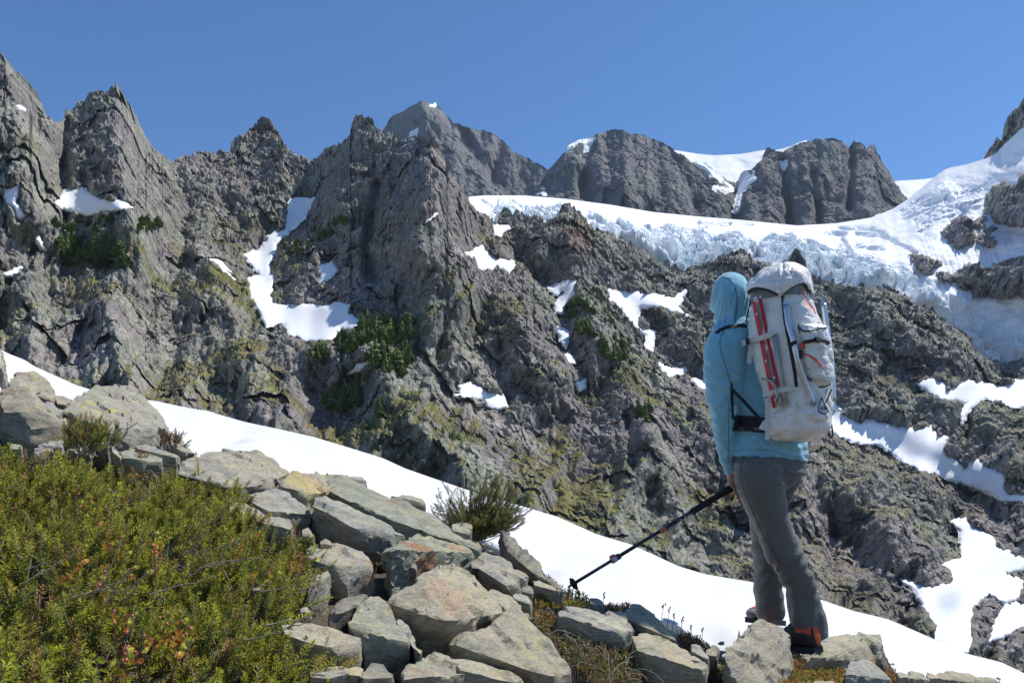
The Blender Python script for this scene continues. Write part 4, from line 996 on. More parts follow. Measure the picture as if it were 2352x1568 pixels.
# --- small loose stones in the gaps
SMALL = []
rs = np.random.default_rng(5)
for k in range(7):
    d = rs.standard_normal((12, 3)); d /= np.linalg.norm(d, axis=1, keepdims=True)
    d *= np.array([1.0, 0.8, 0.5]) * 0.03
    me, org = hull_rock([Vector(p) for p in d], 700 + k, ['grey', 'warm', 'dark', 'tan', 'blue', 'green', 'grey'][k], edge=0.006, rough=0.35)
    SMALL.append(me)
GAPS = [(z8, (600, 1000, 700, 1200)), (z8, (250, 1020, 480, 1180)), (z8, (700, 900, 900, 1000)), (z8, (380, 660, 760, 720)), (z8, (1420, 620, 1560, 720)), (z8, (1700, 960, 2000, 1090)), (z8, (860, 1380, 1050, 1500)), (z8, (1900, 1080, 2300, 1300)),
        (zB, (560, 1380, 640, 1480)), (zB, (900, 1400, 1180, 1520)), (zC, (300, 1360, 420, 1480)), (zC, (800, 1350, 920, 1480)), (zC, (1400, 1430, 1560, 1540)), (z4, (500, 1380, 900, 1500)), (z4, (380, 1240, 560, 1420)), (zC, (1560, 1520, 2200, 1600))]
for k in range(96):
    f, (x0, y0, x1, y1) = GAPS[k % len(GAPS)]
    u, v = f(random.uniform(x0, x1), random.uniform(y0, y1))
    p = gp(u, v, -0.10)
    o = bpy.data.objects.new('pebble', SMALL[k % 7])
    s = random.uniform(0.35, 1.25)
    o.location = p - Vector((0, 0, 0.01 * s)); o.scale = (s, s * random.uniform(0.8, 1.2), s * random.uniform(0.7, 1.1)); o.rotation_euler = (random.uniform(-0.4, 0.4), random.uniform(-0.4, 0.4), random.uniform(0, 6.28))
    COL.objects.link(o)
    tag(o, 'small loose stone lying in the soil gaps between the slabs', 'stone', 'loose stones between the slabs')
# ================================================================== plants
def leaf_mat(name, rough=0.55, trans=0.35):
    m, nt, b = new_mat(name)
    att = node(nt, 'ShaderNodeVertexColor', layer_name='Col')
    tc = nt.nodes.new('ShaderNodeTexCoord')
    n = tnoise(nt, 14, 4, 0.6, tc.outputs['Object'])
    c = mix(nt, 1.0, att.outputs['Color'], ramp(nt, n.outputs['Fac'], [(0.3, (0.72, 0.74, 0.72)), (0.7, (1.25, 1.22, 1.15))]), 'MULTIPLY')
    nt.links.new(c, b.inputs['Base Color'])
    b.inputs['Roughness'].default_value = rough; b.inputs['Specular IOR Level'].default_value = 0.35
    t = nt.nodes.new('ShaderNodeBsdfTranslucent'); nt.links.new(c, t.inputs['Color'])
    ms = nt.nodes.new('ShaderNodeMixShader'); ms.inputs[0].default_value = trans
    out = nt.nodes['Material Output']
    nt.links.new(b.outputs[0], ms.inputs[1]); nt.links.new(t.outputs[0], ms.inputs[2]); nt.links.new(ms.outputs[0], out.inputs['Surface'])
    return m
M_LEAF = leaf_mat('heather_leaf'); M_MAT = leaf_mat('mat_leaf', 0.5, 0.3)
M_TWIG = flat('heather_twig', (0.30, 0.255, 0.21), 0.85, var=0.3, scale=60)
M_REDSTEM = flat('red_stem', (0.24, 0.07, 0.045), 0.6)

def tube_np(path, radii, n=4):
    """verts, quads of a thin tube along path (k,3)"""
    path = np.asarray(path, float); k = len(path)
    t = np.gradient(path, axis=0); t /= np.linalg.norm(t, axis=1, keepdims=True) + 1e-9
    ref = np.array([0.3, 0.9, 0.2]); s = np.cross(t, ref); s /= np.linalg.norm(s, axis=1, keepdims=True) + 1e-9
    w = np.cross(t, s)
    a = np.arange(n) * 2 * np.pi / n
    V = path[:, None] + np.asarray(radii)[:, None, None] * (np.cos(a)[None, :, None] * s[:, None] + np.sin(a)[None, :, None] * w[:, None])
    F = []
    for i in range(k - 1):
        for j in range(n):
            F.append((i * n + j, i * n + (j + 1) % n, (i + 1) * n + (j + 1) % n, (i + 1) * n + j))
    return V.reshape(-1, 3), np.array(F)
def sprig_proto(seed, length=0.13, needles=64, nl=0.0120, nw=0.0030, bare=0.30, bend=0.03):
    """one heather shoot: (stem verts, stem quads, leaf verts, leaf quads, leaf shade 0..1)"""
    r = np.random.default_rng(seed)
    b = r.uniform(-1, 1, 2) * bend
    s = np.linspace(0, 1, 6)
    path = np.stack([b[0] * s ** 2, b[1] * s ** 2, length * s], -1)
    sv, sf = tube_np(path, np.linspace(0.0016, 0.0007, 6), 3)
    LV, LF, LS = [], [], []
    for k in range(needles):
        f = bare + (1 - bare) * (k + r.random()) / needles
        p = np.array([b[0] * f ** 2, b[1] * f ** 2, length * f])
        a = k * 2.399 + r.uniform(-0.4, 0.4)
        el = r.uniform(0.2, 0.85) + 0.5 * max(0, f - 0.85) / 0.15
        d = np.array([math.cos(a) * math.cos(el), math.sin(a) * math.cos(el), math.sin(el)])
        sd = np.array([-math.sin(a), math.cos(a), 0])
        L = nl * r.uniform(0.75, 1.2) * (1.0 if f < 0.93 else 0.7)
        q = len(LV)
        LV += [p, p + d * L * 0.5 + sd * nw * 0.5, p + d * L + np.array([0, 0, -0.0012]), p + d * L * 0.5 - sd * nw * 0.5]
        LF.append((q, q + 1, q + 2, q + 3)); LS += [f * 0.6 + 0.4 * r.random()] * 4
    return sv, sf, np.array(LV), np.array(LF), np.array(LS)
SPRIGS = [sprig_proto(k, 0.070 + 0.007 * (k % 5), 62 + 6 * (k % 4), bend=0.015 + 0.01 * (k % 3)) for k in range(10)]
BSPRIGS = [sprig_proto(60 + k, 0.055, 42, 0.013, 0.0036, 0.15, 0.01) for k in range(6)]
def frame_z(d):
    d = d / np.linalg.norm(d); x = np.cross(np.array([0.2, 1, 0.1]), d); x /= np.linalg.norm(x); y = np.cross(d, x)
    return np.stack([x, y, d], -1)
class Plant:
    def __init__(s): s.sv, s.sf, s.lv, s.lf, s.lc, s.ns, s.nl = [], [], [], [], [], 0, 0
    def stem(s, V, F):
        s.sv.append(V); s.sf.append(F + s.ns); s.ns += len(V)
    def leaves(s, V, F, C):
        s.lv.append(V); s.lf.append(F + s.nl); s.lc.append(C); s.nl += len(V)
    def sprig(s, proto, root, d, scale, col, rng, leafy=True):
        R = frame_z(np.asarray(d, float)); a = rng.uniform(0, 6.28); ca, sa = math.cos(a), math.sin(a)
        R = R @ np.array([[ca, -sa, 0], [sa, ca, 0], [0, 0, 1]])
        sv, sf, lv, lf, ls = proto
        s.stem(sv * scale @ R.T + root, sf)
        if leafy:
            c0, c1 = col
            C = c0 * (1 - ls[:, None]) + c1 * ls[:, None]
            s.leaves(lv * scale @ R.T + root, lf, C)
    def build(s, name, org, label, cat, group=None, leafmat=None, stemmat=None, leafname='foliage', kind=None):
        org = np.asarray(org, float)
        e = empty(name, Vector(org), label, cat, group)
        if kind: e['kind'] = kind
        if s.sv: link('stems', np_mesh('stems', np.concatenate(s.sv) - org, np.concatenate(s.sf)), stemmat or M_TWIG, e)
        if s.lv: link(leafname, np_mesh(leafname, np.concatenate(s.lv) - org, np.concatenate(s.lf), False, np.concatenate(s.lc)), leafmat or M_LEAF, e)
        return e
def proj(p):
    x, y, z = p[..., 0], np.maximum(p[..., 1], 0.05), p[..., 2]
    kx, kz = x / y, z / y
    den = kz * _S + _C
    return 1176 + kx * FPX / den, 784 - FPX * (kz * _C - _S) / den
# ---- the big heather in the lower left corner, six shrubs grown together
HEATH = [(-60, 1035), (0, 1035), (60, 1062), (140, 1045), (200, 1068), (260, 1092), (330, 1105), (420, 1082), (500, 1100), (545, 1120), (560, 1165), (588, 1185), (600, 1215), (690, 1235), (712, 1285), (690, 1335), (655, 1400), (690, 1440), (765, 1480), (812, 1497), (765, 1525), (700, 1545), (700, 1640), (-60, 1640)]
rg = np.random.default_rng(21)
cand = np.stack([rg.uniform(-2.6, 0.2, 42000), rg.uniform(0.95, 3.4, 42000)], -1)
zt = GA + GB * cand[:, 0] + GC * cand[:, 1]
canopy = 0.025 + 0.045 * fbm2(cand[:, 0] / 0.22, cand[:, 1] / 0.22, 51, 3)
top = np.stack([cand[:, 0], cand[:, 1], zt + canopy], -1)
pu, pv = proj(top)
ok = poly_sdf(pu, pv, HEATH) > 2
bald = fbm2(cand[:, 0] / 0.16, cand[:, 1] / 0.16, 52, 3)
ok &= bald < 0.62
idx = np.nonzero(ok)[0]
# thin to an even density
keep, cells_ = [], {}
for i in idx:
    kx_ = (int(cand[i, 0] / 0.0175), int(cand[i, 1] / 0.0175))
    if cells_.get(kx_, 0) < 1: cells_[kx_] = cells_.get(kx_, 0) + 1; keep.append(i)
cent = [gp(*p) for p in ((120, 1150), (400, 1180), (150, 1360), (470, 1360), (240, 1530), (620, 1490), (600, 1270))]
HLAB = ['upper left heather shrub reaching the left edge below the blocks', 'heather shrub in front of the wide flat boulder', 'heather shrub in the middle of the left edge', 'heather shrub with bare grey twigs in its middle', 'heather shrub in the bottom left corner with orange leaved sprigs', 'lowest heather shrub reaching out over pale stone at bottom', 'heather shrub bordering the rounded pale rock']
plants = [Plant() for _ in cent]
print('heather shoots', len(keep))
for i in keep:
    p = np.array([cand[i, 0], cand[i, 1], zt[i]])
    k = min(range(len(cent)), key=lambda q: (cent[q].x - p[0]) ** 2 + (cent[q].y - p[1]) ** 2)
    n1 = bald[i]
    sc = rg.uniform(0.85, 1.35)
    d = np.array([0.40 + 0.42 * rg.standard_normal(), -0.20 + 0.42 * rg.standard_normal(), 1.0])
    root = p + np.array([0, 0, canopy[i] - 0.07 * sc + rg.normal(0, 0.012)])
    h = rg.random()
    tone = 0.5 + 0.5 * math.sin(7 * p[0] + 5 * p[1]) * 0.5
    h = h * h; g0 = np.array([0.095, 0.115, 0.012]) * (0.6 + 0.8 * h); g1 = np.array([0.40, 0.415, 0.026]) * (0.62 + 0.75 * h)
    if rg.random() < 0.16: g1 = np.array([0.46, 0.37, 0.045])
    if rg.random() < 0.06: g0, g1 = np.array([0.20, 0.12, 0.04]), np.array([0.42, 0.24, 0.06])
    leafy = rg.random() > (0.05 + 0.55 * float(sstep(0.25, 0.6, np.array(n1))))
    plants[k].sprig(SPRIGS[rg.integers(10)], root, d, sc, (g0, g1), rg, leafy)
# bare grey twigs lying between the shoots
for (u0, v0, n, ln) in ((z7(1290, 720) + (26, 0.13)), (z7(1440, 800) + (22, 0.12)), (z7(1100, 800) + (18, 0.12)), (z7(780, 990) + (20, 0.13)), (z7(270, 880) + (16, 0.12)), (z7(1700, 1250) + (18, 0.12)), (z7(1900, 960) + (22, 0.11)), (z7(700, 1080) + (14, 0.1))):
    p0 = np.array(gp(u0, v0, 0.09))
    k = min(range(len(cent)), key=lambda q: (cent[q].x - p0[0]) ** 2 + (cent[q].y - p0[1]) ** 2)
    for _ in range(int(n * 0.28)):
        st = p0 + rg.normal(0, 0.03, 3) * np.array([1, 0.7, 0.4])
        d = np.array([rg.uniform(0.2, 1.0), rg.uniform(-0.6, 0.2), rg.uniform(0.1, 0.7)]); d /= np.linalg.norm(d)
        s = np.linspace(0, 1, 7)[:, None]
        path = st + d * ln * s * rg.uniform(0.6, 1.2) + np.array([0, 0, 0.02]) * s ** 2 * rg.uniform(-2, 2) + rg.normal(0, 0.002, (7, 3))
        plants[k].stem(*tube_np(path, np.linspace(0.0014, 0.0006, 7), 4))
for pl, c, lab in zip(plants, cent, HLAB):
    if pl.ns: pl.build('heather_shrub', np.array(c) - np.array([0, 0, 0.1]), lab, 'shrub', 'heather shrubs grown together in the lower left')

# ---- round bush on the crest against the snow, and sprigs between the upper stones
def bush(base, n, size, label, name='heather_bush', flat_=0.75, seed=3, lean=(0.25, -0.1), col=None, sc=1.0):
    r = np.random.default_rng(seed); pl = Plant(); base = np.array(base)
    for _ in range(n):
        a = r.uniform(0, 6.28); el = r.uniform(0.15, 1.5)
        d = np.array([math.cos(a) * math.cos(el) + lean[0], math.sin(a) * math.cos(el) + lean[1], math.sin(el) * flat_ + 0.1]); d /= np.linalg.norm(d)
        L = size * r.uniform(0.55, 1.05)
        s = np.linspace(0, 1, 8)[:, None]
        root = base + r.normal(0, 0.02, 3) * np.array([1, 1, 0.3])
        bow = np.array([0, 0, 1]) * 0.18 * L
        path = root + d * L * s + bow * s ** 2 + r.normal(0, 0.003, (8, 3)) * s
        pl.stem(*tube_np(path, np.linspace(0.0024, 0.0010, 8), 4))
        h = r.random()
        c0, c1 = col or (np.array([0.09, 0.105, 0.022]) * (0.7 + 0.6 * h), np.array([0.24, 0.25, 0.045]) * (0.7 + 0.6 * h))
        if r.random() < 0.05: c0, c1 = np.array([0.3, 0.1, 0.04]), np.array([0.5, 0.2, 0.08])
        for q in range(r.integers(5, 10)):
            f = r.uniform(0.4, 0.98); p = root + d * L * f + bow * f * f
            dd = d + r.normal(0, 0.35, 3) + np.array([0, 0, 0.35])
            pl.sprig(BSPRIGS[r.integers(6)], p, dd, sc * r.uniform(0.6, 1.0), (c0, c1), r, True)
    return pl.build(name, base, label, 'shrub')
bush(gp(*z8(1420, 640), 0.0) + Vector((0, 0.25, 0.0)), 220, 0.25, 'round twiggy heather bush standing dark against the snow', flat_=0.38, seed=4, lean=(0.15, -0.05), sc=0.85)
bush(gp(*z4(500, 1390), 0.02), 5, 0.08, 'small upright green sprig cluster left of the lichen boulder', 'heather_sprig', seed=5, lean=(-0.1, 0), sc=0.8)
bush(gp(*z4(690, 1430), 0.02), 16, 0.10, 'small dark green sprig cluster under the lichen boulder', 'heather_sprig', seed=6, sc=0.7)
bush(gp(*z4(560, 1480), 0.03), 22, 0.11, 'yellow green sprig cluster at the top edge of the heather', 'heather_sprig', seed=7, sc=0.8, col=(np.array([0.16, 0.17, 0.02]), np.array([0.36, 0.34, 0.04])))
bush(gp(*z4(1090, 1460), 0.0), 14, 0.09, 'brownish dry sprig cluster below the lichen boulder', 'heather_sprig', seed=8, sc=0.6, col=(np.array([0.12, 0.08, 0.03]), np.array([0.24, 0.13, 0.05])))

# ---- sprigs with orange leaves and pink berries
def oval_leaf(L, W):
    s = np.array([(0, 0, 0), (0.3 * L, W * 0.5, 0.0008), (0.7 * L, W * 0.45, 0.001), (L, 0, 0), (0.7 * L, -W * 0.45, 0.001), (0.3 * L, -W * 0.5, 0.0008), (0.5 * L, 0, -0.0015)])
    return s, np.array([(0, 1, 6, 5), (1, 2, 6, 6), (2, 3, 4, 6), (4, 5, 6, 6)])
def sph(rad, n=6, m=4):
    V = [(0, 0, rad)] + [(rad * math.sin(math.pi * i / m) * math.cos(2 * math.pi * j / n), rad * math.sin(math.pi * i / m) * math.sin(2 * math.pi * j / n), rad * math.cos(math.pi * i / m)) for i in range(1, m) for j in range(n)] + [(0, 0, -rad)]
    F = [(0, 1 + j, 1 + (j + 1) % n, 1 + (j + 1) % n) for j in range(n)]
    for i in range(m - 2):
        F += [(1 + i * n + j, 1 + (i + 1) * n + j, 1 + (i + 1) * n + (j + 1) % n, 1 + i * n + (j + 1) % n) for j in range(n)]
    e = len(V) - 1; b = 1 + (m - 2) * n
    F += [(e, b + (j + 1) % n, b + j, b + j) for j in range(n)]
    return np.array(V), np.array(F)
def tri_fix(F):
    out = []
    for f in F:
        f = list(dict.fromkeys(f))
        if len(f) == 3: out.append(f)
        else: out += [[f[0], f[1], f[2]], [f[0], f[2], f[3]]]
    return np.array(out)
M_BERRY = flat('pink_berry', (0.55, 0.13, 0.10), 0.4, var=0.3, scale=80)
def berry_sprig(u, v, seed, label, n=9, h=0.075, size=1.0):
    r = np.random.default_rng(seed); base = np.array(gp(u, v, h))
    e = empty('huckleberry_sprig', Vector(base - np.array([0, 0, 0.07])), label, 'sprig', 'orange leaved sprigs in the heather')
    org = base - np.array([0, 0, 0.07])
    s = np.linspace(0, 1, 6)[:, None]
    SV, SF, ns = [], [], 0; LV, LF, LC, nl = [], [], [], 0
    tips = []
    for b in range(3):
        d = np.array([r.uniform(-0.3, 0.6), r.uniform(-0.5, 0.2), 1.0])
        path = org + d * (0.075 + 0.02 * r.random()) * s + r.normal(0, 0.0015, (6, 3))
        V, F = tube_np(path, np.linspace(0.0013, 0.0007, 6), 4); SV.append(V - org); SF.append(F + ns); ns += len(V)
        for q in range(n // 3):
            f = r.uniform(0.55, 1.0); p = path[0] + (path[-1] - path[0]) * f
            L = size * r.uniform(0.014, 0.022); lv, lf = oval_leaf(L, L * 0.55)
            a = r.uniform(0, 6.28); el = r.uniform(-0.1, 0.9)
            dx = np.array([math.cos(a) * math.cos(el), math.sin(a) * math.cos(el), math.sin(el)]); R = frame_z(dx); R = np.stack([R[:, 2], R[:, 0], R[:, 1]], -1)
            LV.append(lv @ R.T + p - org); LF.append(tri_fix(lf) + nl); nl += 7
            c = np.array([(0.56, 0.46, 0.05), (0.62, 0.34, 0.06), (0.40, 0.44, 0.05), (0.60, 0.22, 0.08), (0.5, 0.46, 0.05)][r.integers(5)])
            LC.append(np.repeat(c[None], 7, 0))
        tips.append(path[-1])
    link('stems', np_mesh('stems', np.concatenate(SV), np.concatenate(SF)), M_REDSTEM, e)
    link('leaves', np_mesh('leaves', np.concatenate(LV), np.concatenate(LF), False, np.concatenate(LC)), M_MAT, e)
    for t in tips[:2]:
        V, F = sph(0.0031 * size)
        link('berry', np_mesh('berry', V + t - org + r.normal(0, 0.004, 3), tri_fix(F)), M_BERRY, e)
BS = [('820,630', 'orange leaved sprig in the upper middle of the heather'), ('985,640', 'orange leaved sprig right of the upper middle one'), ('540,760', 'orange leaved sprig with white berry left of the bare twigs'), ('1045,730', 'yellow leaved sprig above the bare grey twigs'), ('725,690', 'small orange sprig between two larger ones high in the heather'),
      ('1080,1230', 'largest pink berried orange sprig low in the heather'), ('1010,1215', 'pink budded sprig touching the largest orange sprig'), ('810,1445', 'orange sprig near the bottom edge of the heather'), ('1135,1315', 'pink berried sprig right of the largest orange sprig'), ('760,1370', 'yellow orange sprig left of the largest orange sprig'), ('1650,570', 'orange sprig near the right rim of the heather'), ('1560,705', 'pink orange sprig right of the bare grey twigs'), ('540,895', 'yellow sprig in the left part of the heather'), ('950,1330', 'yellow green sprig just below the largest orange sprig'), ('800,1150', 'yellow sprig above the largest orange sprig'), ('600,460', 'small yellow sprig high in the left heather'), ('545,390', 'topmost orange sprig of the heather'), ('1690,890', 'orange sprig over the stone at the heather edge'), ('915,870', 'small yellow sprig beside the left bare twigs'), ('1960,790', 'red orange sprig at the right rim beside the pale rock')]
for k, (s_, lab) in enumerate(BS):
    x, y = map(float, s_.split(','))
    berry_sprig(*z7(x, y), 900 + k, lab, 12 if k in (5, 8) else 9, size=1.15 if k in (5, 7, 8) else 1.0)

# ---- low mats of leaves and moss between the stones
PAL = {'green': [(0.16, 0.20, 0.03), (0.24, 0.26, 0.035), (0.30, 0.30, 0.04), (0.34, 0.16, 0.05)],
       'orange': [(0.45, 0.19, 0.06), (0.36, 0.10, 0.05), (0.30, 0.26, 0.04), (0.50, 0.28, 0.08), (0.18, 0.16, 0.03)],
       'moss': [(0.34, 0.30, 0.03), (0.42, 0.36, 0.03), (0.24, 0.23, 0.03)],
       'dark': [(0.09, 0.12, 0.02), (0.16, 0.18, 0.03), (0.22, 0.22, 0.03), (0.30, 0.12, 0.05)],
       'bright': [(0.30, 0.34, 0.03), (0.40, 0.40, 0.04), (0.22, 0.26, 0.03), (0.48, 0.22, 0.07), (0.42, 0.13, 0.07)]}
def mat_patch(f, poly, n, pal, label, h=0.0, leaf=0.011, tall=0.03, dry=0, name='ground_plants', seed=0):
    """mat of small leaf rosettes filling the outline"""
    h = h - 0.045
    r = np.random.default_rng(400 + seed); P_ = Z(f, poly)
    us = [p[0] for p in P_]; vs = [p[1] for p in P_]
    pl = Plant(); cnt = 0; tries = 0; cols = np.array(PAL[pal])
    while cnt < n and tries < n * 8:
        tries += 1
        u, v = r.uniform(min(us), max(us)), r.uniform(min(vs), max(vs))
        if poly_sdf(np.array([u]), np.array([v]), P_)[0] < 0: continue
        cnt += 1
        base = np.array(gp(u, v, h)); hh = tall * r.uniform(0.3, 1.0)
        tip = base + np.array([r.normal(0, 0.008), r.normal(0, 0.008), hh - 0.02])
        root = base - np.array([0, 0, 0.06])
        pl.stem(*tube_np(np.stack([root, (root + tip) / 2 + r.normal(0, 0.003, 3), tip]), [0.0012, 0.001, 0.0007], 3))
        c = cols[r.integers(len(cols))] * r.uniform(0.75, 1.2)
        V, F, C = [], [], []
        for q in range(r.integers(6, 11)):
            a = r.uniform(0, 6.28); el = r.uniform(-0.1, 1.2); L = leaf * r.uniform(0.6, 1.2); W = L * 0.42
            d = np.array([math.cos(a) * math.cos(el), math.sin(a) * math.cos(el), math.sin(el)]); sd = np.array([-math.sin(a), math.cos(a), 0])
            p0 = tip - np.array([0, 0, r.uniform(0, 0.6) * hh]); b = len(V)
            V += [p0, p0 + d * L * 0.55 + sd * W * 0.5, p0 + d * L, p0 + d * L * 0.55 - sd * W * 0.5]
            F.append((b, b + 1, b + 2, b + 3)); C += [c * r.uniform(0.8, 1.2)] * 4
        pl.leaves(np.array(V), np.array(F), np.array(C))
    for _ in range(dry):
        u, v = r.uniform(min(us), max(us)), r.uniform(min(vs), max(vs))
        if poly_sdf(np.array([u]), np.array([v]), P_)[0] < 0: continue
        p0 = np.array(gp(u, v, h)); d = np.array([r.normal(0, 1), r.normal(-0.4, 0.6), r.normal(0, 0.25) - 0.15]); d /= np.linalg.norm(d)
        s = np.linspace(0, 1, 7)[:, None]
        path = p0 + d * r.uniform(0.05, 0.13) * s + np.array([0, 0, 0.02]) * np.sin(s * 3) + r.normal(0, 0.002, (7, 3))
        pl.stem(*tube_np(path, np.linspace(0.0019, 0.0008, 7), 4))
    c = gp(sum(us) / len(us), sum(vs) / len(vs), h - 0.06)
    return pl.build(name, np.array(c), label, 'ground plants', leafmat=M_MAT, leafname='leaves', kind='stuff')
mat_patch(z8, '1640,770 1720,790 1800,870 1900,850 2000,940 1960,970 1850,920 1800,960 1700,970 1640,960 1680,900 1760,870', 330, 'orange', 'orange and green creeping plants on the rock left of the pole', 0.01, seed=1)
mat_patch(z8, '1800,940 1900,960 2020,940 2150,970 2190,1020 2170,1060 2000,1060 1880,1060 1810,1030', 520, 'bright', 'bright green mat under the tip of the pole', 0.02, seed=2)
mat_patch(z8, '1750,1070 1860,1100 1960,1130 2100,1190 2240,1230 2400,1300 2480,1420 2520,1568 2350,1640 2240,1640 2180,1500 2060,1450 1960,1360 1880,1300 1820,1190', 1500, 'dark', 'dark green and red mat with dry twigs right of the spotted slab', 0.015, tall=0.045, dry=160, seed=3)
mat_patch(z8, '1760,1070 1830,1080 1900,1110 1960,1150 1900,1190 1800,1120', 150, 'orange', 'orange plant tuft above the twig mat', 0.02, seed=4)
mat_patch(zB, '330,1165 420,1150 540,1145 590,1165 500,1190 420,1200 350,1195', 200, 'orange', 'reddish plants on the snow edge behind the blue slab', 0.02, seed=5)
mat_patch(zC, '80,1230 150,1240 250,1290 290,1330 240,1350 160,1320 90,1280', 260, 'orange', 'red brown plants left of the blunt boulder', 0.02, seed=6)
mat_patch(zC, '815,1340 870,1370 900,1420 890,1470 850,1500 820,1460', 210, 'orange', 'orange moss tuft between boulder and wide tan rock', 0.03, seed=7)
mat_patch(zC, '700,1550 800,1480 900,1460 1050,1470 1180,1480 1200,1530 1300,1540 1400,1600 1100,1640 800,1640', 1100, 'bright', 'bright green and orange moss mat at the bottom right', 0.02, tall=0.035, seed=8)
mat_patch(zC, '1370,1430 1440,1420 1500,1480 1560,1540 1500,1560 1420,1500', 150, 'orange', 'red plants right of the dark rounded rock', 0.02, seed=9)
mat_patch(zC, '1560,1570 1700,1540 1850,1560 1950,1610 1600,1620', 160, 'orange', 'red brown plants at the bottom right edge', 0.0, seed=10)
mat_patch(zC, '290,1430 340,1440 390,1500 340,1510', 70, 'moss', 'yellow moss left of the blunt boulder', 0.0, seed=11)
mat_patch(z8, '385,810 470,800 525,830 500,860 420,850', 130, 'moss', 'yellow moss tuft behind the small upright stone', 0.0, seed=12)
mat_patch(z8, '365,1020 430,1015 445,1050 380,1060', 60, 'moss', 'yellow moss below the small upright stone', -0.06, seed=13)
mat_patch(z8, '470,1115 540,1108 595,1150 560,1185 480,1170', 160, 'moss', 'yellow moss cushion left of the ribbed rock', -0.05, leaf=0.008, seed=14)
mat_patch(z8, '735,690 800,660 880,660 850,700 770,770 740,740', 150, 'orange', 'orange plants left of the rusty wedge rock', 0.0, seed=15)
mat_patch(z8, '250,1090 400,1100 500,1130 420,1180 280,1160', 90, 'orange', 'dry reddish plants on the soil left of the ribbed rock', -0.09, dry=90, seed=16)
mat_patch(z8, '860,1430 940,1430 980,1480 940,1568 870,1600', 170, 'orange', 'orange plants at the bottom edge left of the rough boulder', -0.03, seed=17)
mat_patch(z8, '700,1410 820,1400 860,1420 760,1440', 60, 'orange', 'red plants above the dark angular stone', -0.04, seed=18)
mat_patch(z7, '830,90 950,95 1060,110 1140,130 1130,200 1000,240 900,210 840,160', 420, 'bright', 'yellow and red plants left of the wide flat boulder', 0.02, dry=60, seed=19)
mat_patch(z4, '890,1440 990,1445 1000,1480 900,1475', 70, 'orange', 'orange plants on the pale slab under the lichen boulder', 0.07, leaf=0.008, seed=20)
mat_patch(z8, '2240,1050 2350,1060 2400,1100 2300,1110', 100, 'orange', 'red plants at the snow edge behind the blue slab', 0.03, seed=21)
mat_patch(zB, '620,1440 720,1500 860,1568 760,1600 620,1540', 160, 'orange', 'red orange plants beside the large ribbed tan rock', -0.02, seed=22)
# ---- dry seed stalks along the snow edge
M_STALK = flat('dry_stalk', (0.10, 0.075, 0.06), 0.8)
for k, (x, y, hgt) in enumerate(((350, 1170, 95), (755, 1210, 60), (795, 1260, 85), (825, 1290, 70), (880, 1330, 85), (945, 1350, 55), (1020, 1370, 50))):
    u, v = zB(x, y); b = np.array(gp(u, v, 0.03)); s = np.linspace(0, 1, 6)[:, None]
    L = hgt / 2.9633 / FPX * b[1]
    r = np.random.default_rng(k)
    path = np.array([0, 0, -0.03]) + np.array([0.012, 0, L + 0.03]) * s + r.normal(0, 0.0012, (6, 3))
    V, F = tube_np(path, np.linspace(0.0011, 0.0008, 6), 4)
    Vs, Fs, ns = [V], [tri_fix(F)], len(V)
    for q in range(6):
        w, g = sph(0.0028); w = w * np.array([0.8, 0.8, 1.3]) + path[-1] * (0.62 + 0.075 * q) + r.normal(0, 0.0025, 3) * np.array([1, 1, 0.3])
        Vs.append(w); Fs.append(tri_fix(g) + ns); ns += len(w)
    o = link('seed_stalk', np_mesh('seed_stalk', np.concatenate(Vs), np.concatenate(Fs)), M_STALK, label=ORD[k] + ' thin dry dark seed stalk from the left along the snow edge', cat='plant', group='dry seed stalks along the snow edge')
    o.location = Vector(b)
# ================================================================== the hiker
HY = 3.65
def H(u, v, dy=0.0):
    return at(u, v, HY + dy)
def loft(rings, n=28, sup=2.2, cap=True):
    """rings: (centre Vector, half width m, half depth m); closed tube"""
    C = np.array([r[0][:] for r in rings]); T = np.gradient(C, axis=0); T /= np.linalg.norm(T, axis=1, keepdims=True)
    V = []
    for (c, hw, hd), t in zip(rings, T):
        side = np.array([1.0, 0, 0]); side = side - t * (side @ t); side /= np.linalg.norm(side)
        dep = np.cross(t, side)
        a = np.arange(n) * 2 * np.pi / n
        ca, sa = np.cos(a), np.sin(a)
        ca = np.sign(ca) * np.abs(ca) ** (2 / sup); sa = np.sign(sa) * np.abs(sa) ** (2 / sup)
        V.append(np.array(c[:]) + hw * ca[:, None] * side + hd * sa[:, None] * dep)
    V = np.concatenate(V); F = []
    k = len(rings)
    for i in range(k - 1):
        for j in range(n):
            F.append((i * n + j, i * n + (j + 1) % n, (i + 1) * n + (j + 1) % n, (i + 1) * n + j))
    faces = [tuple(f) for f in F]
    if cap:
        faces.append(tuple(range(n - 1, -1, -1))); faces.append(tuple((k - 1) * n + j for j in range(n)))
    return V, faces
def smooth_rings(rows, sub=3):
    """rows of (u, v, half width px, half depth m, dy) -> dense rings"""
    R = np.array(rows, float); k = len(R)
    t = np.arange(k); tt = np.linspace(0, k - 1, (k - 1) * sub + 1)
    out = []
    for x in tt:                                   # Catmull-Rom through the rows
        i = min(int(x), k - 2); f = x - i
        p0, p1, p2, p3 = R[max(i - 1, 0)], R[i], R[i + 1], R[min(i + 2, k - 1)]
        q = 0.5 * (2 * p1 + (p2 - p0) * f + (2 * p0 - 5 * p1 + 4 * p2 - p3) * f * f + (3 * p1 - p0 - 3 * p2 + p3) * f ** 3)
        c = H(q[0], q[1], q[4])
        out.append((c, q[2] * c.y / FPX, q[3]))
    return out
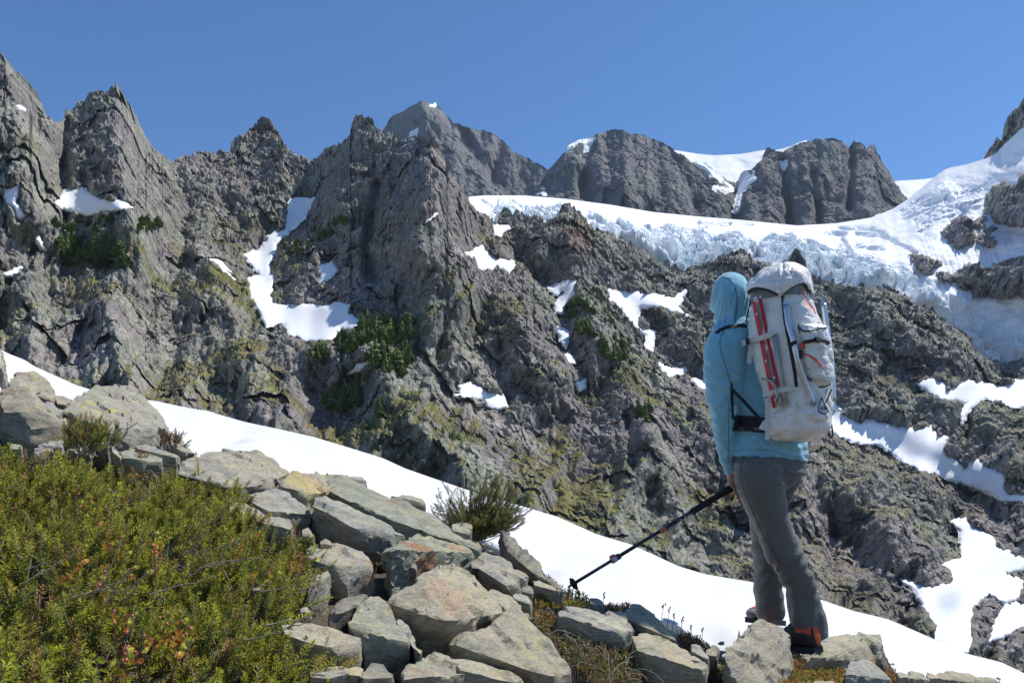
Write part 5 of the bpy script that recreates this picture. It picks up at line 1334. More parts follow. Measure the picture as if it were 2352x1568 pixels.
def fuse(name, parts, voxel, smooth=4, org=Vector((0, 0, 0))):
    """several closed lofts grown together into one continuous skin -> (verts, mesh)"""
    V, F, n = [], [], 0
    for v, f in parts:
        V.append(v); F += [tuple(i + n for i in q) for q in f]; n += len(v)
    me = bpy.data.meshes.new(name + '_raw'); me.from_pydata(np.concatenate(V).tolist(), [], F)
    o = bpy.data.objects.new(name + '_raw', me); COL.objects.link(o)
    m = o.modifiers.new('r', 'REMESH'); m.mode = 'VOXEL'; m.voxel_size = voxel
    if smooth:
        s = o.modifiers.new('s', 'SMOOTH'); s.iterations = smooth; s.factor = 0.5
    dg = bpy.context.evaluated_depsgraph_get()
    res = bpy.data.meshes.new_from_object(o.evaluated_get(dg))
    bpy.data.objects.remove(o, do_unlink=True); bpy.data.meshes.remove(me)
    res.name = name
    return res
def displace(me, fn):
    n = len(me.vertices)
    co = np.empty(n * 3, np.float32); me.vertices.foreach_get('co', co); co = co.reshape(-1, 3).astype(float)
    no = np.empty(n * 3, np.float32); me.vertices.foreach_get('normal', no); no = no.reshape(-1, 3).astype(float)
    co = co + no * fn(co, no)[:, None]
    me.vertices.foreach_set('co', co.astype(np.float32).ravel()); me.update()
    me.polygons.foreach_set('use_smooth', np.ones(len(me.polygons), dtype=bool))
def bvh_of(me, off=Vector((0, 0, 0))):
    co = [v.co + off for v in me.vertices]
    return BVHTree.FromPolygons(co, [tuple(p.vertices) for p in me.polygons])
def hit(bvh, u, v, fallback=None):
    d = at(u, v, 1.0).normalized()
    loc, nor, _, _ = bvh.ray_cast(Vector((0, 0, 0)), d)
    if loc is None:
        if fallback is None: return None
        return at(u, v, fallback), Vector((0, -1, 0))
    if nor.dot(d) > 0: nor = -nor
    return loc, nor
def resample(pts, step=8.0):
    out = []
    for a, b in zip(pts[:-1], pts[1:]):
        k = max(1, int(math.hypot(b[0] - a[0], b[1] - a[1]) / step))
        out += [(a[0] + (b[0] - a[0]) * i / k, a[1] + (b[1] - a[1]) * i / k) for i in range(k)]
    return out + [pts[-1]]
def ribbon3(P3, N3, width, thick):
    """flat strap through 3D points with normals"""
    V, F = [], []
    k = len(P3)
    for i in range(k):
        t = (P3[min(i + 1, k - 1)] - P3[max(i - 1, 0)]).normalized(); n = N3[i]; s = t.cross(n).normalized()
        w = width[i] if hasattr(width, '__len__') else width
        V += [P3[i] + s * w / 2, P3[i] - s * w / 2, P3[i] - s * w / 2 + n * thick, P3[i] + s * w / 2 + n * thick]
    for i in range(k - 1):
        a = i * 4; b = a + 4
        F += [(a + j, a + (j + 1) % 4, b + (j + 1) % 4, b + j) for j in range(4)]
    F += [(3, 2, 1, 0), tuple(range((k - 1) * 4, k * 4))]
    return V, F
def strap(name, bvh, pts, width, mat, parent, org, thick=0.0018, lift=0.0008, fallback=3.5, view=zA, sm=2):
    pp = resample([view(*p) for p in pts], 3.0)
    hs = [hit(bvh, u, v, fallback) for u, v in pp]
    P3 = [h[0].copy() for h in hs]; N3 = [h[1].copy() for h in hs]
    for _ in range(sm):
        P3 = [P3[0]] + [(P3[i - 1] + P3[i] * 2 + P3[i + 1]) / 4 for i in range(1, len(P3) - 1)] + [P3[-1]]
        N3 = [N3[0]] + [(N3[i - 1] + N3[i] * 2 + N3[i + 1]).normalized() for i in range(1, len(N3) - 1)] + [N3[-1]]
    P3 = [p + n * lift for p, n in zip(P3, N3)]
    V, F = ribbon3(P3, N3, width, thick)
    return solid(name, V, F, mat, parent, org)
def solid(name, V, F, mat, parent, org, smooth=False, **kw):
    me = bpy.data.meshes.new(name)
    me.from_pydata([tuple(Vector(v) - org) for v in V], [], [tuple(f) for f in F])
    if smooth: me.polygons.foreach_set('use_smooth', np.ones(len(me.polygons), dtype=bool))
    return link(name, me, mat, parent, **kw)
def tube(name, P3, rad, mat, parent, org, n=10, sub=True):
    P = np.array([p[:] for p in P3])
    R = np.full(len(P), rad) if not hasattr(rad, '__len__') else np.array(rad)
    V, F = tube_np(P, R, n)
    faces = [tuple(f) for f in F] + [tuple(range(n - 1, -1, -1)), tuple((len(P) - 1) * n + j for j in range(n))]
    return solid(name, [Vector(v) for v in V], faces, mat, parent, org, True)
def boxy(name, c, ax, ay, az, mat, parent, org, bev=0.15):
    """small block with chamfered edges; ax, ay, az half axes"""
    bm = bmesh.new(); bmesh.ops.create_cube(bm, size=2.0)
    bmesh.ops.bevel(bm, geom=list(bm.edges), offset=bev, segments=2, affect='EDGES')
    V = [Vector(c) + ax * v.co.x + ay * v.co.y + az * v.co.z for v in bm.verts]
    bm.verts.index_update(); F = [tuple(v.index for v in f.verts) for f in bm.faces]; bm.free()
    return solid(name, V, F, mat, parent, org)

def cloth_mat(name, col, rough, fine, bd, sheen=0.3, var=0.1):
    m, nt, b = new_mat(name)
    tc = nt.nodes.new('ShaderNodeTexCoord')
    n1 = tnoise(nt, 7, 4, 0.5, tc.outputs['Object']); n2 = tnoise(nt, fine, 3, 0.6, tc.outputs['Object'])
    lo = tuple(c * (1 - var) for c in col); hi = tuple(c * (1 + var) for c in col)
    c = mix(nt, 1.0, ramp(nt, n1.outputs['Fac'], [(0.3, lo), (0.7, hi)]), ramp(nt, n2.outputs['Fac'], [(0.3, (0.88, 0.88, 0.88)), (0.7, (1.1, 1.1, 1.1))]), 'MULTIPLY')
    nt.links.new(c, b.inputs['Base Color']); b.inputs['Roughness'].default_value = rough
    b.inputs['Sheen Weight'].default_value = sheen; b.inputs['Specular IOR Level'].default_value = 0.25
    n3 = tnoise(nt, 16, 5, 0.55, tc.outputs['Object'], 1.2)
    ad = nt.nodes.new('ShaderNodeMath'); ad.operation = 'MULTIPLY_ADD'; ad.inputs[1].default_value = 0.06
    nt.links.new(n2.outputs['Fac'], ad.inputs[0]); nt.links.new(n3.outputs['Fac'], ad.inputs[2])
    bump(nt, b, ad.outputs[0], 0.6, 0.016)
    return m
M_HOOD = cloth_mat('hoodie_cloth', (0.235, 0.49, 0.60), 0.85, 420, 0.0012, 0.25, 0.06)
M_PANT = cloth_mat('trouser_cloth', (0.140, 0.136, 0.127), 0.6, 600, 0.0006, 0.05, 0.06)
M_SKIN = flat('skin', (0.46, 0.25, 0.17), 0.55, var=0.08, scale=40)
M_SEAM = flat('hoodie_seam', (0.03, 0.10, 0.135), 0.8)
M_PSEAM = flat('trouser_seam', (0.035, 0.034, 0.033), 0.8)
M_BLACK = flat('black_webbing', (0.016, 0.016, 0.018), 0.7, var=0.3, scale=200, bmp=0.3, bd=0.001)
M_BOOTG = flat('boot_grey', (0.20, 0.19, 0.19), 0.7, scale=60, var=0.25)
M_BOOTB = flat('boot_black', (0.025, 0.024, 0.025), 0.6, scale=60)
M_ORANGE = flat('boot_orange', (0.62, 0.085, 0.02), 0.55, scale=80)
M_SOLE = flat('boot_sole', (0.02, 0.02, 0.02), 0.8)

TORSO = [(1765, 1056, 86, 0.135, 0.02), (1765, 1030, 86, 0.14, 0.02), (1763, 990, 82, 0.13, 0.02), (1758, 940, 78, 0.125, 0.02), (1752, 880, 78, 0.125, 0.02), (1744, 830, 82, 0.13, 0.02), (1734, 792, 84, 0.125, 0.02), (1716, 768, 66, 0.10, 0.02), (1702, 752, 46, 0.085, 0.03)]
ARM_L = [(1668, 774, 16, 0.04, -0.05), (1655, 786, 31, 0.07, -0.06), (1650, 820, 34, 0.075, -0.07), (1650, 880, 32, 0.07, -0.07), (1656, 930, 28, 0.062, -0.06), (1662, 980, 25, 0.055, -0.03), (1667, 1030, 20, 0.046, 0.01), (1674, 1066, 14.5, 0.036, 0.045), (1678, 1088, 11.5, 0.028, 0.06)]
ARM_R = [(1795, 785, 24, 0.06, 0.14), (1806, 830, 28, 0.062, 0.18), (1806, 890, 26, 0.06, 0.22), (1790, 940, 24, 0.05, 0.28), (1765, 980, 19, 0.042, 0.36), (1745, 1000, 15, 0.034, 0.42)]
HOOD = [(1684, 629, 8, 0.02, 0.03), (1683, 634, 24, 0.055, 0.03), (1681, 648, 36, 0.085, 0.03), (1678, 668, 43.5, 0.108, 0.03), (1677, 690, 44.5, 0.115, 0.03), (1680, 712, 42, 0.11, 0.03), (1685, 734, 40, 0.10, 0.03), (1692, 752, 42, 0.095, 0.03), (1700, 772, 46, 0.09, 0.03)]
SHOULDER = [(1699, 748, 34, 0.08, 0.0), (1682, 770, 46, 0.095, -0.02), (1670, 798, 49, 0.10, -0.03), (1668, 845, 44, 0.095, -0.035), (1672, 890, 36, 0.08, -0.03), (1678, 930, 18, 0.05, -0.02)]
PELVIS = [(1765, 1028, 80, 0.11, 0.02), (1765, 1052, 83, 0.125, 0.02), (1764, 1080, 80, 0.14, 0.02), (1764, 1105, 66, 0.125, 0.02), (1768, 1122, 40, 0.08, 0.03)]
LEG_L = [(1738, 1062, 52, 0.11, -0.04), (1742, 1095, 56, 0.12, -0.05), (1751, 1134, 52, 0.108, -0.05), (1768, 1188, 43, 0.09, -0.04), (1785, 1235, 40, 0.082, -0.03), (1810, 1286, 39, 0.076, -0.02), (1834, 1337, 34.5, 0.07, 0.0), (1845, 1378, 36.5, 0.072, 0.02), (1856, 1424, 39, 0.074, 0.03), (1866, 1458, 36, 0.07, 0.03), (1868, 1466, 33, 0.066, 0.03)]
LEG_R = [(1806, 1072, 38, 0.10, 0.06), (1797, 1100, 34, 0.10, 0.08), (1782, 1130, 34, 0.095, 0.10), (1762, 1165, 40, 0.088, 0.14), (1758, 1219, 34.5, 0.08, 0.18), (1762, 1286, 32, 0.074, 0.22), (1764, 1337, 33.5, 0.072, 0.25), (1767, 1388, 33, 0.074, 0.27), (1770, 1408, 31, 0.072, 0.28), (1773, 1420, 28, 0.068, 0.28)]
PORG = gp(1800, 1480, 0.0)
person = empty('person', PORG, 'hiker seen from behind in a light blue hooded top and grey trousers holding a pole', 'person')
# body: one skin from head to feet, mostly under the clothes
def shrink(rows, k, d=0.8): return [(a, b, c * k, e * d, f) for a, b, c, e, f in rows]
body_parts = [loft(smooth_rings(shrink(r, 0.80))) for r in (TORSO, LEG_L[:-1], LEG_R[:-1], ARM_R)]
body_parts.append(loft(smooth_rings(shrink(PELVIS, 0.88))))
body_parts.append(loft(smooth_rings([(1677, 642, 14, 0.03, 0.04), (1673, 652, 28, 0.07, 0.05), (1669, 672, 35, 0.095, 0.06), (1668, 694, 34, 0.092, 0.06), (1671, 714, 28, 0.078, 0.06), (1684, 736, 24, 0.055, 0.05), (1692, 760, 24, 0.055, 0.04)])))   # head and neck
body_parts.append(loft(smooth_rings([(1637, 682, 3, 0.012, 0.09), (1635, 690, 4, 0.014, 0.09), (1634, 697, 5, 0.015, 0.09), (1637, 702, 3, 0.01, 0.09)]), 12))                                  # nose
body_parts.append(loft(smooth_rings(shrink(ARM_L[:-1], 0.62, 0.62) + [(1679, 1090, 9.2, 0.022, 0.062), (1683, 1106, 8.4, 0.019, 0.072)])))
# left hand: palm and five fingers closed round the grip
G0, G1 = zB(965, 525), zB(1265, 335)
tip_uv = zB(118, 1032)
POLE_A = at(*tip_uv, ground_y(*tip_uv, 0.0)); POLE_B = H(*zB(1290, 322), 0.085)
pax = (POLE_B - POLE_A).normalized()
def on_pole(x): # x in view zB along the pole
    u, v = zB(x, 0); ua, ub = zB(118, 0)[0], zB(1290, 0)[0]
    # perspective-correct position by frame u
    lo, hi = 0.0, 1.0
    for _ in range(40):
        m = (lo + hi) / 2; p = POLE_A.lerp(POLE_B, m); pu, _v = proj(np.array(p[:]))
        if pu < u: lo = m
        else: hi = m
    return POLE_A.lerp(POLE_B, (lo + hi) / 2)
gc_ = POLE_B - pax * 0.035
wr = H(1681, 1094, 0.064)
up_ = Vector((0, 0, 1)); up_ = (up_ - pax * up_.dot(pax)).normalized(); fw_ = pax.cross(up_).normalized()
if fw_.y > 0: fw_ = -fw_
pal = gc_ + up_ * 0.024 + fw_ * 0.004
def ring_v(p, r): return (p, r, r)
def chain(pts, r0, r1):
    k = len(pts); return loft([ring_v(p, r0 + (r1 - r0) * i / (k - 1)) for i, p in enumerate(pts)], 10)
body_parts.append(loft([(wr, 0.022, 0.018), (wr.lerp(pal, 0.5), 0.026, 0.02), (pal, 0.034, 0.018), (pal - up_ * 0.012 + fw_ * 0.008, 0.03, 0.014)], 16))
for q, (o_, r_) in enumerate(((-0.030, 0.0085), (-0.010, 0.009), (0.010, 0.0088), (0.029, 0.0078))):
    c = gc_ + pax * o_; R_ = 0.024
    body_parts.append(chain([c + up_ * R_ * math.cos(a) + fw_ * R_ * math.sin(a) for a in (0.15, 0.7, 1.3, 1.9, 2.5, 3.1, 3.6)], r_, r_ * 0.8))
body_parts.append(chain([gc_ + pax * -0.005 + up_ * 0.024 - fw_ * 0.012, gc_ + pax * -0.018 + up_ * 0.012 - fw_ * 0.024, gc_ + pax * -0.034 - fw_ * 0.024, gc_ + pax * -0.046 - up_ * 0.012 - fw_ * 0.018], 0.0105, 0.0085))
rh = H(1744, 1002, 0.43)
body_parts.append(loft([(rh, 0.022, 0.02), (rh + Vector((-0.02, 0.03, -0.03)), 0.034, 0.02), (rh + Vector((-0.03, 0.05, -0.06)), 0.034, 0.018)], 14))
for q in range(5):
    b_ = rh + Vector((-0.03 + 0.016 * (q - 2), 0.05, -0.06))
    body_parts.append(chain([b_, b_ + Vector((-0.004, 0.02, -0.03)), b_ + Vector((-0.006, 0.012, -0.058 + 0.006 * abs(q - 2)))], 0.0095, 0.0075))
bme = fuse('body', body_parts, 0.0062, 3)
displace(bme, lambda c, n: 0.0006 * fbm3(c / 0.02, 5, 2))
bme.transform(Matrix.Translation(-PORG)); link('body', bme, M_SKIN, person)
# hooded top
hme = fuse('hooded_top', [loft(smooth_rings(r)) for r in (TORSO, ARM_L, ARM_R, HOOD, SHOULDER)], 0.0065, 6)
def hood_fold(c, n):
    u, v = proj(c)
    drape = 0.012 * perlin2(u / 9.0 + 0.02 * v, v / 70.0, 7) * sstep(640, 680, v) * (1 - sstep(745, 775, v))
    sleeve = 0.010 * perlin2(u / 22.0 - v / 26.0, v / 30.0 + u / 60.0, 8) * sstep(800, 860, v)
    waist = 0.009 * perlin2(u / 30.0, v / 16.0, 9) * sstep(960, 1010, v)
    return drape + sleeve + waist + 0.0012 * fbm3(c / 0.05, 4, 2)
displace(hme, hood_fold)
HB_ = bvh_of(hme)
hme.transform(Matrix.Translation(-PORG)); hood_o = link('hooded_top', hme, M_HOOD, person)
# trousers
pme = fuse('trousers', [loft(smooth_rings(shrink(r, k, 1.0))) for r, k in ((PELVIS, 1.0), (LEG_L, 0.955), (LEG_R, 0.945))], 0.0068, 5)
def pant_fold(c, n):
    u, v = proj(c)
    knee = np.exp(-((v - 1300) / 60.0) ** 2)
    f1 = 0.011 * perlin2((u + v * 0.9) / 26.0, (v - u * 0.4) / 60.0, 11) * (0.35 + knee)
    f2 = 0.007 * perlin2(u / 14.0, v / 90.0 + u / 80.0, 12) * sstep(1330, 1420, v)
    f3 = 0.007 * perlin2((u - 1750) / 50.0 + 0.3, v / 12.0, 13) * np.exp(-((v - 1095) / 34.0) ** 2)
    gather = -0.004 * np.exp(-((v - 1098 - (u - 1790) * 0.25) / 5.0) ** 2) * sstep(1745, 1800, u) * (u < 1815)
    return f1 + f2 + f3 + gather
displace(pme, pant_fold)
PB_ = bvh_of(pme)
pme.transform(Matrix.Translation(-PORG)); pant_o = link('trousers', pme, M_PANT, person)
def seam(name, bvh, view, pts, mat, parent, r=0.0013):
    pp = resample([view(*p) for p in pts], 4.0)
    P3 = [h[0] + h[1] * r * 0.3 for h in (hit(bvh, u, v) for u, v in pp) if h]
    if len(P3) > 2: tube(name, P3, r, mat, parent, PORG, 5)
seam('seam', HB_, zA, [(330, 195), (390, 212), (430, 262), (446, 330), (445, 430), (432, 555)], M_SEAM, hood_o, 0.0016)
seam('seam', HB_, zA, [(352, 600), (322, 660), (316, 720), (335, 800), (365, 900), (392, 985), (402, 1020)], M_SEAM, hood_o, 0.0016)
seam('seam', HB_, zA, [(388, 1160), (385, 1260), (384, 1380), (382, 1500), (378, 1620)], M_SEAM, hood_o)
seam('seam', HB_, zB, [(1240, 108), (1340, 95), (1480, 100), (1620, 140), (1730, 152)], M_SEAM, hood_o, 0.0009)
seam('seam', PB_, zB, [(1330, 130), (1300, 185), (1292, 260), (1305, 340), (1345, 440), (1400, 570), (1450, 680), (1520, 790), (1560, 880)], M_PSEAM, pant_o, 0.0011)
seam('seam', PB_, zB, [(1640, 168), (1620, 205), (1600, 240), (1570, 270)], M_PSEAM, pant_o, 0.0011)
seam('seam', PB_, zB, [(1300, 190), (1340, 172), (1420, 185), (1500, 215), (1560, 262)], M_PSEAM, pant_o, 0.0008)
# boots
def boot(heel, f, L, name_mat, label, up=Vector((0, 0, 1)), heelp=True):
    f = f.normalized(); side = f.cross(up).normalized(); w = side.cross(f).normalized()
    b = empty('boot', heel); b.parent = person; b.location = heel - PORG; b['label'] = label
    prof = [(-0.03, 0.028, 0.055, 0.10), (0.0, 0.036, 0.06, 0.13), (0.05, 0.038, 0.065, 0.135), (0.10, 0.040, 0.05, 0.095), (0.15, 0.045, 0.04, 0.072), (0.20, 0.047, 0.033, 0.058), (0.25, 0.038, 0.026, 0.045), (0.275, 0.02, 0.018, 0.03)]
    V, n = [], 16
    for x, hw, cz, hz in prof:
        for j in range(n):
            a = 2 * math.pi * j / n
            V.append(heel + f * x * L / 0.28 + side * hw * math.cos(a) + w * (0.02 + hz * 0.5 + hz * 0.5 * math.sin(a)))
    F = [(i * n + j, i * n + (j + 1) % n, (i + 1) * n + (j + 1) % n, (i + 1) * n + j) for i in range(len(prof) - 1) for j in range(n)]
    F += [tuple(range(n - 1, -1, -1)), tuple((len(prof) - 1) * n + j for j in range(n))]
    solid('upper', V, F, name_mat, b, heel, True)
    S, FS = [], []
    for x, hw, cz, hz in prof:
        for s_ in (-1, 1):
            S += [heel + f * x * L / 0.28 + side * s_ * (hw + 0.004) + w * 0.026, heel + f * x * L / 0.28 + side * s_ * (hw + 0.004)]
    for i in range(len(prof) - 1):
        a = i * 4; c = a + 4
        FS += [(a, a + 1, c + 1, c), (a + 2, c + 2, c + 3, a + 3), (a, c, c + 2, a + 2), (a + 1, a + 3, c + 3, c + 1)]
    FS += [(0, 2, 3, 1), ((len(prof) - 1) * 4, (len(prof) - 1) * 4 + 1, (len(prof) - 1) * 4 + 3, (len(prof) - 1) * 4 + 2)]
    solid('sole', S, FS, M_SOLE, b, heel)
    def band(x0, x1, z0, z1, nm, mat):
        V, F = [], []
        for x in np.linspace(x0, x1, 6):
            hw = np.interp(x, [p[0] for p in prof], [p[1] for p in prof]); hz = np.interp(x, [p[0] for p in prof], [p[3] for p in prof])
            row = []
            for a in np.linspace(math.pi * 0.02, math.pi * 1.0, 12):
                V.append(heel + f * x * L / 0.28 + side * (hw + 0.003) * math.cos(a) + w * (0.02 + hz * 0.5 + (hz * 0.5 + 0.003) * math.sin(a)))
        F = [(i * 12 + j, i * 12 + j + 1, (i + 1) * 12 + j + 1, (i + 1) * 12 + j) for i in range(5) for j in range(11)]
        return solid(nm, V, F, mat, b, heel, True)
    if heelp:
        x, hw, cz, hz = prof[0]; x -= 0.004
        R_ = [heel + f * x + side * hw * 0.96 * math.cos(2 * math.pi * j / n) + w * (0.03 + hz * 0.5 + hz * 0.48 * math.sin(2 * math.pi * j / n)) for j in range(n)]
        solid('heel_counter', R_ + [heel + f * (x - 0.012) + w * (0.02 + hz * 0.5)], [(j, (j + 1) % n, n) for j in range(n)], M_ORANGE, b, heel, True)
        band(-0.025, 0.045, 0, 1, 'heel_panel', M_ORANGE)
    band(0.175, 0.235, 0, 1, 'toe_panel', M_ORANGE)
    return b
nb_h = H(*zB(1790, 1480), -0.02)
boot(nb_h, Vector((-0.55, 0.72, -0.10)), 0.28, M_BOOTB, 'black boot with orange heel planted between the boulders')
fb_t = zB(1338, 1272); fb_h = zB(1545, 1290)
ft = at(*fb_t, ground_y(*fb_t, -0.025)); fh = at(*fb_h, ground_y(*fb_h, -0.025))
boot(fh, ft - fh, 0.27, M_BOOTG, 'grey boot with orange toe standing on the snow', heelp=False)

# ================================================================== backpack
PHI = math.radians(50)
NB = Vector((math.sin(PHI), -math.cos(PHI), 0)); E1 = Vector((math.cos(PHI), math.sin(PHI), 0))
PKY = 3.47
PDP, PW = 0.27, 0.245
def se(a, p=3.4):
    c, s = math.cos(a), math.sin(a)
    return math.copysign(abs(c) ** (2 / p), c), math.copysign(abs(s) ** (2 / p), s)
PROJW = max((NB * (PDP * se(a)[0]) + E1 * (PW * se(a)[1])).x - 0 for a in np.linspace(0, 6.283, 90)) # half width factor (x2 halves)
def pack_rings(rows, n=72):
    R = np.array(rows, float); ys = np.linspace(R[0, 0], R[-1, 0], 64)
    L = np.interp(ys, R[:, 0], R[:, 1]); Rr = np.interp(ys, R[:, 0], R[:, 2])
    ker = np.array([1, 2, 3, 2, 1]) / 9.0
    for _ in range(2):
        L = np.convolve(np.pad(L, 2, 'edge'), ker, 'valid'); Rr = np.convolve(np.pad(Rr, 2, 'edge'), ker, 'valid')
    V = []
    for y, l, r in zip(ys, L, Rr):
        u, v = zA((l + r) / 2, y); c = at(u, v, PKY); hw = (r - l) / 2 / 3.3334 / FPX * PKY
        s = hw / PROJW
        for j in range(n):
            a, b = se(2 * math.pi * j / n)
            V.append(c + NB * (a * PDP * s) + E1 * (b * PW * s))
    k = len(ys)
    F = [(i * n + j, i * n + (j + 1) % n, (i + 1) * n + (j + 1) % n, (i + 1) * n + j) for i in range(k - 1) for j in range(n)]
    F += [tuple(range(n - 1, -1, -1)), tuple((k - 1) * n + j for j in range(n))]
    return V, F
def pack_mat():
    m, nt, b = new_mat('pack_fabric')
    tc = nt.nodes.new('ShaderNodeTexCoord')
    n1 = tnoise(nt, 9, 6, 0.62, tc.outputs['Object']); n2 = tnoise(nt, 26, 5, 0.65, tc.outputs['Object'], 0.8)
    vo = node(nt, 'ShaderNodeTexVoronoi', Scale=22.0); vo.feature = 'DISTANCE_TO_EDGE'
    dm = node(nt, 'ShaderNodeMapping'); nt.links.new(tc.outputs['Object'], dm.inputs['Vector'])
    nt.links.new(dm.outputs['Vector'], vo.inputs['Vector'])
    c = ramp(nt, n1.outputs['Fac'], [(0.25, (0.68, 0.645, 0.57)), (0.5, (0.85, 0.83, 0.775)), (0.7, (0.89, 0.875, 0.83))])
    c = mix(nt, 1.0, c, ramp(nt, n2.outputs['Fac'], [(0.28, (0.82, 0.80, 0.76)), (0.5, (1, 1, 1))]), 'MULTIPLY')
    nt.links.new(c, b.inputs['Base Color']); b.inputs['Roughness'].default_value = 0.42; b.inputs['Specular IOR Level'].default_value = 0.45
    ad = nt.nodes.new('ShaderNodeMath'); ad.operation = 'MULTIPLY_ADD'; ad.inputs[1].default_value = 0.5
    nt.links.new(vo.outputs['Distance'], ad.inputs[0]); nt.links.new(n2.outputs['Fac'], ad.inputs[2])
    bump(nt, b, ad.outputs[0], 0.8, 0.009)
    return m
M_PACK = pack_mat()
M_STRAPW = flat('pale_webbing', (0.60, 0.585, 0.53), 0.7, var=0.08, scale=90)
M_COLLAR = flat('collar_cloth', (0.22, 0.26, 0.255), 0.6, var=0.12, scale=40, bmp=0.3, bd=0.004)
M_CORD = flat('orange_cord', (0.90, 0.13, 0.045), 0.5, var=0.05)
M_STEEL = flat('brushed_alloy', (0.55, 0.57, 0.60), 0.32, metal=0.85, var=0.08, scale=60)
M_REDM = flat('red_anodised', (0.50, 0.008, 0.014), 0.4, metal=0.15, var=0.1, scale=40)
M_GREYM = flat('grey_alloy', (0.42, 0.42, 0.40), 0.5, metal=0.3, var=0.1, scale=40)
M_WHITE = flat('white_print', (0.78, 0.78, 0.78), 0.6, var=0.03)
M_LAV = flat('lavender_print', (0.56, 0.55, 0.68), 0.6, var=0.05)
M_NAVY = flat('navy_print', (0.035, 0.03, 0.085), 0.6, var=0.05)
M_PATCH = flat('grey_green_patch', (0.15, 0.17, 0.155), 0.6, var=0.08)
KORG = at(*zA(900, 1450), PKY)
pack = empty('backpack', KORG, 'large dirty white hiking backpack worn by the hiker', 'backpack')
V, F = pack_rings([(330, 575, 1015), (420, 556, 1045), (540, 534, 1082), (700, 540, 1140), (800, 570, 1156), (950, 606, 1166), (1050, 648, 1164), (1200, 668, 1168), (1350, 674, 1158), (1410, 688, 1130), (1440, 730, 1080), (1452, 800, 1000)])
me = bpy.data.meshes.new('main_bag'); me.from_pydata([v[:] for v in V], [], F)
displace(me, lambda c, n: 0.005 * fbm3(c / 0.07, 31, 3) + 0.0045 * facet2((c[:, 0] + c[:, 1]) / 0.05, c[:, 2] / 0.07, 9)[0] + 0.002 * facet2((c[:, 0] - c[:, 1]) / 0.02, c[:, 2] / 0.03, 19)[0])
KB = bvh_of(me)
me.transform(Matrix.Translation(-KORG)); link('main_bag', me, M_PACK, pack)
# gathered collar under the lid
V, F = pack_rings([(235, 580, 1012), (290, 556, 1026), (340, 550, 1036), (392, 546, 1040)])
me = bpy.data.meshes.new('collar'); me.from_pydata([v[:] for v in V], [], F)
displace(me, lambda c, n: 0.006 * perlin2((c[:, 0] * 0.8 + c[:, 1] * 0.6) / 0.016, c[:, 2] / 0.12, 17) + 0.002)
me.transform(Matrix.Translation(-KORG)); link('collar', me, M_COLLAR, pack)
# lid with a lifted rim
BRIM = [(500, 300), (508, 318), (540, 322), (560, 300), (600, 287), (660, 296), (720, 320), (770, 347), (785, 345), (815, 315), (845, 290), (900, 258), (960, 242), (985, 268), (1005, 300), (1022, 335), (1035, 320), (1042, 290), (1060, 280)]
rows = [(100, 795, 835), (104, 760, 880), (114, 720, 920), (130, 680, 955), (155, 632, 985), (185, 590, 1004), (215, 552, 1018), (245, 524, 1030), (275, 510, 1038), (300, 508, 1042)]
n = 96; LV = []
for y, l, r in rows:
    u, v = zA((l + r) / 2, y); c = at(u, v, PKY - 0.01); s = (r - l) / 2 / 3.3334 / FPX * PKY / PROJW
    for j in range(n):
        a, b = se(2 * math.pi * j / n, 2.8)
        LV.append(c + NB * (a * PDP * s) + E1 * (b * PW * s))
for j in range(n):                                            # rim
    p = LV[(len(rows) - 1) * n + j].copy()
    u, v = proj(np.array(p[:])); x = (u - 1558.2) * 3.3334
    near = p.y < PKY + 0.02
    ty = float(np.interp(x, [q[0] for q in BRIM], [q[1] for q in BRIM])) if near else 305
    tv = ty / 3.3334 + 576.2
    LV.append(at(float(u), tv, p.y))
k = len(rows) + 1
LF = [(i * n + j, i * n + (j + 1) % n, (i + 1) * n + (j + 1) % n, (i + 1) * n + j) for i in range(k - 1) for j in range(n)] + [tuple(range(n - 1, -1, -1))]
me = bpy.data.meshes.new('lid'); me.from_pydata([v[:] for v in LV], [], LF)
bm = bmesh.new(); bm.from_mesh(me); bmesh.ops.subdivide_edges(bm, edges=[e for e in bm.edges], cuts=1, use_grid_fill=True); bm.to_mesh(me); bm.free()
def lid_fold(c, n):
    u, v = proj(c); x = (u - 1558.2) * 3.3334; y = (v - 576.2) * 3.3334
    fold = 0.010 * np.exp(-((y - (225 - 0.10 * (x - 650))) / 14.0) ** 2) * sstep(560, 620, x) * (1 - sstep(740, 785, x))
    ridge = 0.007 * np.exp(-((x - 800 + 0.05 * (y - 100)) / 10.0) ** 2) - 0.006 * np.exp(-((x - 772) / 12.0) ** 2) * sstep(180, 260, y)
    return fold + ridge + 0.006 * fbm3(c / 0.05, 33, 3) + 0.006 * facet2((c[:, 0] - c[:, 1]) / 0.05, c[:, 2] / 0.05, 12)[0]
displace(me, lid_fold)
LB = bvh_of(me)
me.transform(Matrix.Translation(-KORG)); lid = link('lid', me, M_PACK, pack)
m_ = lid.modifiers.new('thickness', 'SOLIDIFY'); m_.thickness = 0.003; m_.offset = -1
tube('lid_trim', [at(*zA(x, y), PKY - 0.16) if False else (lambda h: h[0] + h[1] * 0.002)(hit(LB, *zA(x, y - 6), 3.35)) for x, y in ((535, 322), (560, 302), (600, 290), (650, 297), (700, 312), (740, 330), (765, 342))], 0.005, M_BLACK, pack, KORG, 8)
